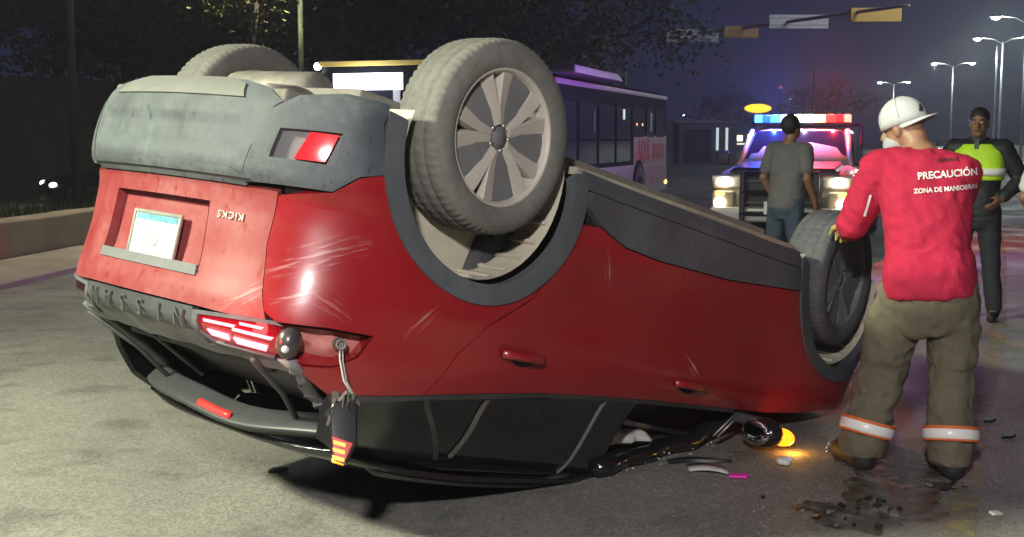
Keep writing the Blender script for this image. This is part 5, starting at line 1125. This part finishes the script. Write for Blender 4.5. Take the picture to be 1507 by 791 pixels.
# gloves, mask, hair
for s_ in (-1, 1):
    mb = MB(); hand(mb, wr[s_] + V((0, .0, 0)), (.35 * -s_ * .2 + .08, .85, -.25), (-.1, .1, -1), .5, 1.22, -s_); chain(mb, [wr[s_].lerp(el[s_], .10), wr[s_] + V((0, .02, 0))], [.043, .038]); remesh(mb, .006, 'work_glove', mat('tan_glove', (.42, .31, .13), .85, var=.2), mn, 2)
mb = MB(); mb.ball(c_ - u_ * .062 + f_ * .05, .075, 14, 10, (.92, .95, .72), Rm_); mb.build('face_mask', mat('pale_mask', (.42, .43, .46), .8), mn)
mb = MB(); mb.ball(c_ + u_ * .02 - f_ * .022, .092, 16, 10, (.80, .92, .66), Rm_); mb.build('hair', M_HAIR, mn)
# ---- generic standing person for the three others
def stand(label, base, face, hgt, skin, top_m, leg_m, armL, armR, lean=0, stance=.09, sleeve=.9, vest=None, bare=False, belt=None):
    k = hgt / 1.72; t = thing('person', label, 'person', base); f = V((math.sin(face), -math.cos(face), 0)); r = V((math.cos(face), math.sin(face), 0)) * -1     # r: person's right when f is forward
    P = lambda a, b, c_: (r * a + f * b) * k + V((0, 0, c_ * k))
    pl = P(0, 0, .93); ch = P(0, .02 + lean, 1.26); nk_ = P(0, .01 + lean * 1.3, 1.46); hd = P(0, .03 + lean * 1.4, 1.60)
    rows = lambda q: [(pl + V((0, 0, -.08)), r, f, (.155 + q) * k, (.11 + q) * k), (pl, r, f, (.16 + q) * k, (.115 + q) * k), (pl.lerp(ch, .45), r, f, (.15 + q) * k, (.11 + q) * k), (ch, r, f, (.17 + q) * k, (.12 + q) * k), (ch.lerp(nk_, .6), r, f, (.165 + q) * k, (.095 + q) * k), (ch.lerp(nk_, .88), r, f, (.09 + q) * k, (.07 + q) * k), (nk_ + V((0, 0, .02)), r, f, (.056 + q * .5) * k, (.058 + q * .5) * k)]
    mb = MB(); trunk(mb, rows(0)); J = {}
    for s_, am in ((-1, armL), (1, armR)):
        hp = P(.09 * s_, 0, .90); kn_ = P((.09 + stance * .4) * s_, .03 * s_ * .7, .49); an_ = P((.07 + stance) * s_, .06 * s_ * .6, .085); sh_ = P(.19 * s_, .01 + lean, 1.40); e_ = P(*am[0]); w_ = P(*am[1]); J[s_] = (hp, kn_, an_, sh_, e_, w_)
        chain(mb, [hp, kn_, an_], [.085 * k, .055 * k, .04 * k]); chain(mb, [sh_, e_, w_], [.055 * k, .043 * k, .03 * k]); hand(mb, w_, (w_ - e_), r * -s_, .45, k, s_)
        chain(mb, [an_, an_ + f * .09 * k + V((0, 0, -.05))], [.038 * k, .028 * k])
    chain(mb, [nk_, hd + V((0, 0, -.06))], [.056 * k, .054 * k]); hr = head(mb, hd, f, (0, 0, 1), k * .95)
    remesh(mb, .011, 'body', skin, t, 3)
    mb = MB(); q = rows(.022); trunk(mb, q[:-1])
    for s_ in (-1, 1): hp, kn_, an_, sh_, e_, w_ = J[s_]; chain(mb, [ch.lerp(nk_, .6), sh_, sh_.lerp(e_, .95 if sleeve > .5 else .7)] + ([w_.lerp(e_, .12)] if sleeve > .5 else []), [.09 * k, .078 * k, .065 * k] + ([.047 * k] if sleeve > .5 else []))
    tp_ = remesh(mb, .014, 'jacket' if sleeve > .5 else 't_shirt', top_m, t, 6, .006, 7, face)
    mb = MB(); trunk(mb, [(pl + V((0, 0, .03)), r, f, .155 * k, .108 * k), (pl + V((0, 0, -.1)), r, f, .18 * k, .13 * k), (pl + V((0, 0, -.18)), r, f, .14 * k, .10 * k)])
    for s_ in (-1, 1): hp, kn_, an_ = J[s_][:3]; chain(mb, [hp, kn_, an_ + V((0, 0, .02))], [.102 * k, .075 * k, .062 * k])
    remesh(mb, .014, 'trousers', leg_m, t, 5, .007, 7, face + 3)
    for s_ in (-1, 1):
        a_ = J[s_][2]; mb = MB(); chain(mb, [a_ + V((0, 0, .03)), a_ - f * .02 + V((0, 0, -.035))], [.05, .048]); chain(mb, [a_ + V((0, 0, -.04)), a_ + f * .17 + V((0, 0, -.05))], [.044, .036]); b_ = remesh(mb, .013, 'boot', bpy.data.materials['dark_boot'], t, 3)
        for v in b_.data.vertices: v.co.z = max(v.co.z, .004)
    return t, hr, J, rows, tp_, P, r, f, k, hd
# policeman
pt_, hr, J, rows, jk, P, r, f, k, hd = stand('policeman in dark jacket and yellow high-visibility vest standing behind the man in red', (3.84, 10.0, 0), R(-28), 1.75, M_SKIND, mat('dark_jacket', (.014, .016, .020), .6, var=.2), mat('dark_uniform_trousers', (.02, .022, .03), .8), ((-.33, -.05, 1.14), (-.20, .10, 1.00)), ((.33, -.05, 1.14), (.20, .10, 1.00)))
face_bits(pt_, *hr, s=.95 * k)
mb = MB(); mb.ball(hr[3] + hr[2] * .05 - hr[1] * .016, .1, 16, 10, (.80, .96, .84), Matrix((hr[0], hr[1], hr[2])).transposed()); mb.build('hair', M_HAIR, pt_)
mb = MB(); q = rows(.035); trunk(mb, [(q[2][0].lerp(q[3][0], .35), r, f, .205 * k, .155 * k), (q[3][0], r, f, .212 * k, .162 * k), (q[4][0], r, f, .195 * k, .135 * k), (q[5][0], r, f, .135 * k, .108 * k)])
vest = remesh(mb, .013, 'safety_vest', mat('fluorescent_yellow', (.50, .80, .03), .7, var=.1), pt_, 4)
mb = MB(); trunk(mb, [(q[3][0] + V((0, 0, -.075)), r, f, .221 * k, .172 * k), (q[3][0] + V((0, 0, -.02)), r, f, .222 * k, .173 * k)]); mb.build('reflective_band', M_BAND, vest)
mb = MB(); mb.box(q[4][0] + f * .12 * k + V((0, 0, -.04)), (.035, .035, .25), rot=(R(-12), 0, R(-28))); mb.build('vest_zip', M_DARKM, vest)
mb = MB(); mb.lathe([(.075, 0), (.088, .035), (.08, .04), (.07, .01)], P(0, .012, 1.45), (0, 0, 1), 18, closed=True); mb.build('collar', bpy.data.materials['dark_jacket'], jk)
# bystander in grey
gt, hr, J, rows, tp_, P, r, f, k, hd = stand('man in grey t-shirt and blue jeans standing before the police pickup', (2.58, 11.4, 0), R(125), 1.72, M_SKIND, mat('grey_tee', (.13, .125, .13), .85, var=.15, bump=.8, bs=16), mat('blue_jeans', (.045, .065, .10), .85, var=.25, vs=12, bump=.8, bs=18), ((-.27, -.02, 1.14), (-.25, .12, .92)), ((.27, -.02, 1.14), (.25, .12, .92)), lean=.02, sleeve=.3)
mb = MB(); mb.ball(hr[3] + hr[2] * .035 - hr[1] * .02, .105, 16, 10, (.82, .96, .95), Matrix((hr[0], hr[1], hr[2])).transposed()); mb.build('hair', M_HAIR, gt)
# bystander in white cut by the right edge
wt, hr, J, rows, tp_, P, r, f, k, hd = stand('person in white shirt and brown trousers standing across from the man in red', (3.675, 8.0, 0), R(150), 1.68, M_SKIND, mat('white_shirt', (.62, .64, .62), .8, var=.05), mat('brown_trousers', (.06, .04, .03), .85), ((-.27, -.02, 1.14), (-.22, .14, 1.0)), ((.27, -.02, 1.14), (.25, .12, .92)), sleeve=.3)
mb = MB(); mb.ball(hr[3] + hr[2] * .035 - hr[1] * .02, .105, 16, 10, (.82, .96, .95), Matrix((hr[0], hr[1], hr[2])).transposed()); mb.build('hair', M_HAIR, wt)
# ================================================================== SPILL AND DEBRIS ON THE ROAD
def blob(cx, cy, rx, ry, seed, n=48, rz=0, amp=.35):
    out = []
    for i in range(n):
        a = 2 * math.pi * i / n; q = 1 + amp * mnoise.noise(V((math.cos(a) * 1.6, math.sin(a) * 1.6, seed))) + amp * .5 * mnoise.noise(V((math.cos(a) * 5, math.sin(a) * 5, seed + 9)))
        x, y = rx * q * math.cos(a), ry * q * math.sin(a); out.append((cx + x * math.cos(rz) - y * math.sin(rz), cy + x * math.sin(rz) + y * math.cos(rz)))
    return out
def spill_mat(name, col, rough):
    m = mat(name, col, rough, var=.4, vs=14, bump=.2, bs=30); t = m.node_tree; b = t.nodes['Principled BSDF']; n = t.nodes.new('ShaderNodeTexNoise'); n.inputs['Scale'].default_value = 11; n.inputs['Detail'].default_value = 6
    co = t.nodes.new('ShaderNodeTexCoord'); t.links.new(co.outputs['Object'], n.inputs['Vector']); r = t.nodes.new('ShaderNodeMapRange'); r.inputs['From Min'].default_value = .36; r.inputs['From Max'].default_value = .62; r.inputs['To Max'].default_value = .9
    t.links.new(n.outputs[0], r.inputs[0]); t.links.new(r.outputs[0], b.inputs['Alpha']); return m
def puddle(name, pts, m, label, z=.004):
    cx = sum(p[0] for p in pts) / len(pts); cy = sum(p[1] for p in pts) / len(pts); mb = MB(); n = len(pts)
    mb.add([(x, y, z) for x, y in pts] + [(cx, cy, z + .001)], [(i, (i + 1) % n, n) for i in range(n)]); o = mb.build(name, m, fix=False); tag(o, label, 'spill'); return o
puddle('fluid_spill', blob(1.60, 4.93, .20, .30, 2), spill_mat('brown_fluid', (.085, .062, .036), .22), 'brown wet fluid spill between the boots of the man in red')
puddle('fluid_spill', blob(1.36, 4.72, .16, .22, 7, amp=.6), spill_mat('wet_dirt', (.06, .055, .045), .2), 'small dark wet spill with bits of glass beside the brown one', .005)
puddle('fluid_spill', blob(1.72, 5.55, .22, .55, 4, amp=.4), spill_mat('wet_red_sheen', (.10, .08, .08), .14), 'wide shiny wet patch under the front wheel of the wreck', .003)
# broken black bits round the spill
mblk = mat('broken_plastic', (.015, .015, .016), .35, coat=.3)
for k in range(34):
    a = random.uniform(0, 6.3); x = 1.42 + random.gauss(0, .14); y = 4.78 + random.gauss(0, .13)
    if k > 22: x = 1.85 + random.gauss(0, .10); y = 5.12 + random.gauss(0, .06)
    n = random.choice((4, 5, 6)); s_ = random.uniform(.008, .026); poly = [(s_ * random.uniform(.5, 1.2) * math.cos(2 * math.pi * i / n), s_ * random.uniform(.4, 1) * math.sin(2 * math.pi * i / n)) for i in range(n)]
    mb = MB(); mb.prism(poly, (x, y, .006 + random.uniform(0, .01)), (math.cos(a), math.sin(a), random.uniform(-.3, .3)), (-math.sin(a), math.cos(a), random.uniform(-.3, .3)), (0, 0, random.uniform(.004, .012)))
    o = mb.build('debris_shard', mblk if k % 3 else M_TRIM); tag(o, 'small broken plastic shard by the wet spill at the feet of the man in red', 'debris', 'broken shards by the spill')
for (x, y, s_, l) in ((2.50, 5.98, .05, 'flat black broken piece lying right of the yellow line'), (2.54, 6.32, .045, 'curled black fragment lying on the yellow line'), (2.78, 6.40, .025, 'small black fragment farthest right on the asphalt'), (-1.06, 5.35, .045, 'black splinter under the dangling tail lamp'), (-.60, 5.60, .03, 'thin grey splinter beside the roof edge')):
    mb = MB(); mb.prism([(-s_, -.3 * s_), (.2 * s_, -.45 * s_), (s_, -.1 * s_), (.6 * s_, .4 * s_), (-.5 * s_, .3 * s_)], (x, y, .004), (.95, .3, .02), (-.3, .95, .15), (0, 0, .014)); tag(mb.build('debris_shard', mblk, bevel=.002), l, 'debris')
mb = MB(); rs = []
for i in range(13):
    t = i / 12; rs.append([(.72 + .30 * t + .004 * math.sin(9 * t), 5.49 + .03 * t + .012 * math.sin(5 * t) + dx, z) for dx, z in ((-.018, .004), (.018, .004), (.014, .018 + .008 * math.sin(4 * t)), (-.010, .022))])
mb.rings(rs); tag(mb.build('trim_strip', mblk, bevel=.003), 'twisted black trim strip lying beside the crushed window', 'trim strip')
mb = MB(); rs = []
for i in range(9):
    t = i / 8; rs.append([(.80 + .17 * t, 5.38 - .05 * t + w, .006 + .012 * math.sin(3.1 * t) + h_) for w, h_ in ((-.045, 0), (.045, .004), (.045, .010), (-.045, .006))])
mb.rings(rs); tag(mb.build('plastic_sheet', mat('milky_plastic', (.52, .52, .50), .4, var=.1)), 'curled milky white plastic sheet by the pink scrap', 'plastic sheet')
mb = MB(); mb.prism([(-.045, -.018), (.035, -.024), (.048, .012), (-.038, .020)], (1.01, 5.25, .006), (.97, -.2, .03), (.2, .97, .08), (0, 0, .012)); tag(mb.build('pink_scrap', mat('pink_plastic', (.80, .04, .42), .45), bevel=.003), 'bright pink plastic scrap at the tip of the white sheet', 'scrap')
mb = MB(); 
for k in range(9): mb.ball((1.26 + random.gauss(0, .02), 5.44 + random.gauss(0, .012), .02 + random.uniform(0, .02)), random.uniform(.014, .024), 8, 6, (1.2, .8, .7))
pw_ = remesh(mb, .006, 'paper_wad', mat('white_paper', (.74, .73, .70), .8), None, 1, .004, 40); tag(pw_, 'crumpled white paper wad lying before the amber lit mirror', 'paper')
mb = MB(); mb.box((1.94, 4.72, .008), (.05, .03, .012), rot=(.1, .1, .5)); tag(mb.build('paper_scrap', bpy.data.materials['white_paper'], bevel=.003), 'tiny white scrap on the asphalt right of the yellow line', 'paper')
# grit: glass crumbs and gravel all over the near road
mb = MB()
for k in range(1500):
    x = random.uniform(-2.2, 3.2); y = random.uniform(3.6, 6.6)
    if random.random() < .5: x = random.gauss(.9, .7); y = random.gauss(5.0, .45)
    s_ = random.uniform(.0015, .0045) ; a = random.uniform(0, 6.3)
    mb.add([(x + s_ * math.cos(a), y + s_ * math.sin(a), .001), (x + s_ * math.cos(a + 2.1), y + s_ * math.sin(a + 2.1), .001), (x + s_ * math.cos(a + 4.2), y + s_ * math.sin(a + 4.2), .001), (x, y, s_ * 1.3)], [(0, 1, 3), (1, 2, 3), (2, 0, 3)], False)
tag(mb.build('road_grit', mat('grit', (.26, .25, .24), .5, var=.7, vs=60), fix=False), 'fine glass crumbs and gravel scattered over the asphalt', 'grit', kind='stuff')
# ================================================================== HAZE
mb = MB(); mb.box((0, 320, 5.5), (820, 780, 14.0))  # volume added in place of lens bloom round the lamps
hz = mb.build('haze', bpy.data.materials.new('glow_haze')); hm = hz.data.materials[0]; hm.use_nodes = True; t_ = hm.node_tree; t_.nodes.clear()
ho = t_.nodes.new('ShaderNodeOutputMaterial'); hv = t_.nodes.new('ShaderNodeVolumePrincipled'); hv.inputs['Density'].default_value = HAZE; hv.inputs['Color'].default_value = (.85, .88, .95, 1); hv.inputs['Anisotropy'].default_value = .35
t_.links.new(hv.outputs[0], ho.inputs['Volume']); tag(hz, 'thin haze added over the whole road for the glow round the lamps', 'haze', kind='stuff')
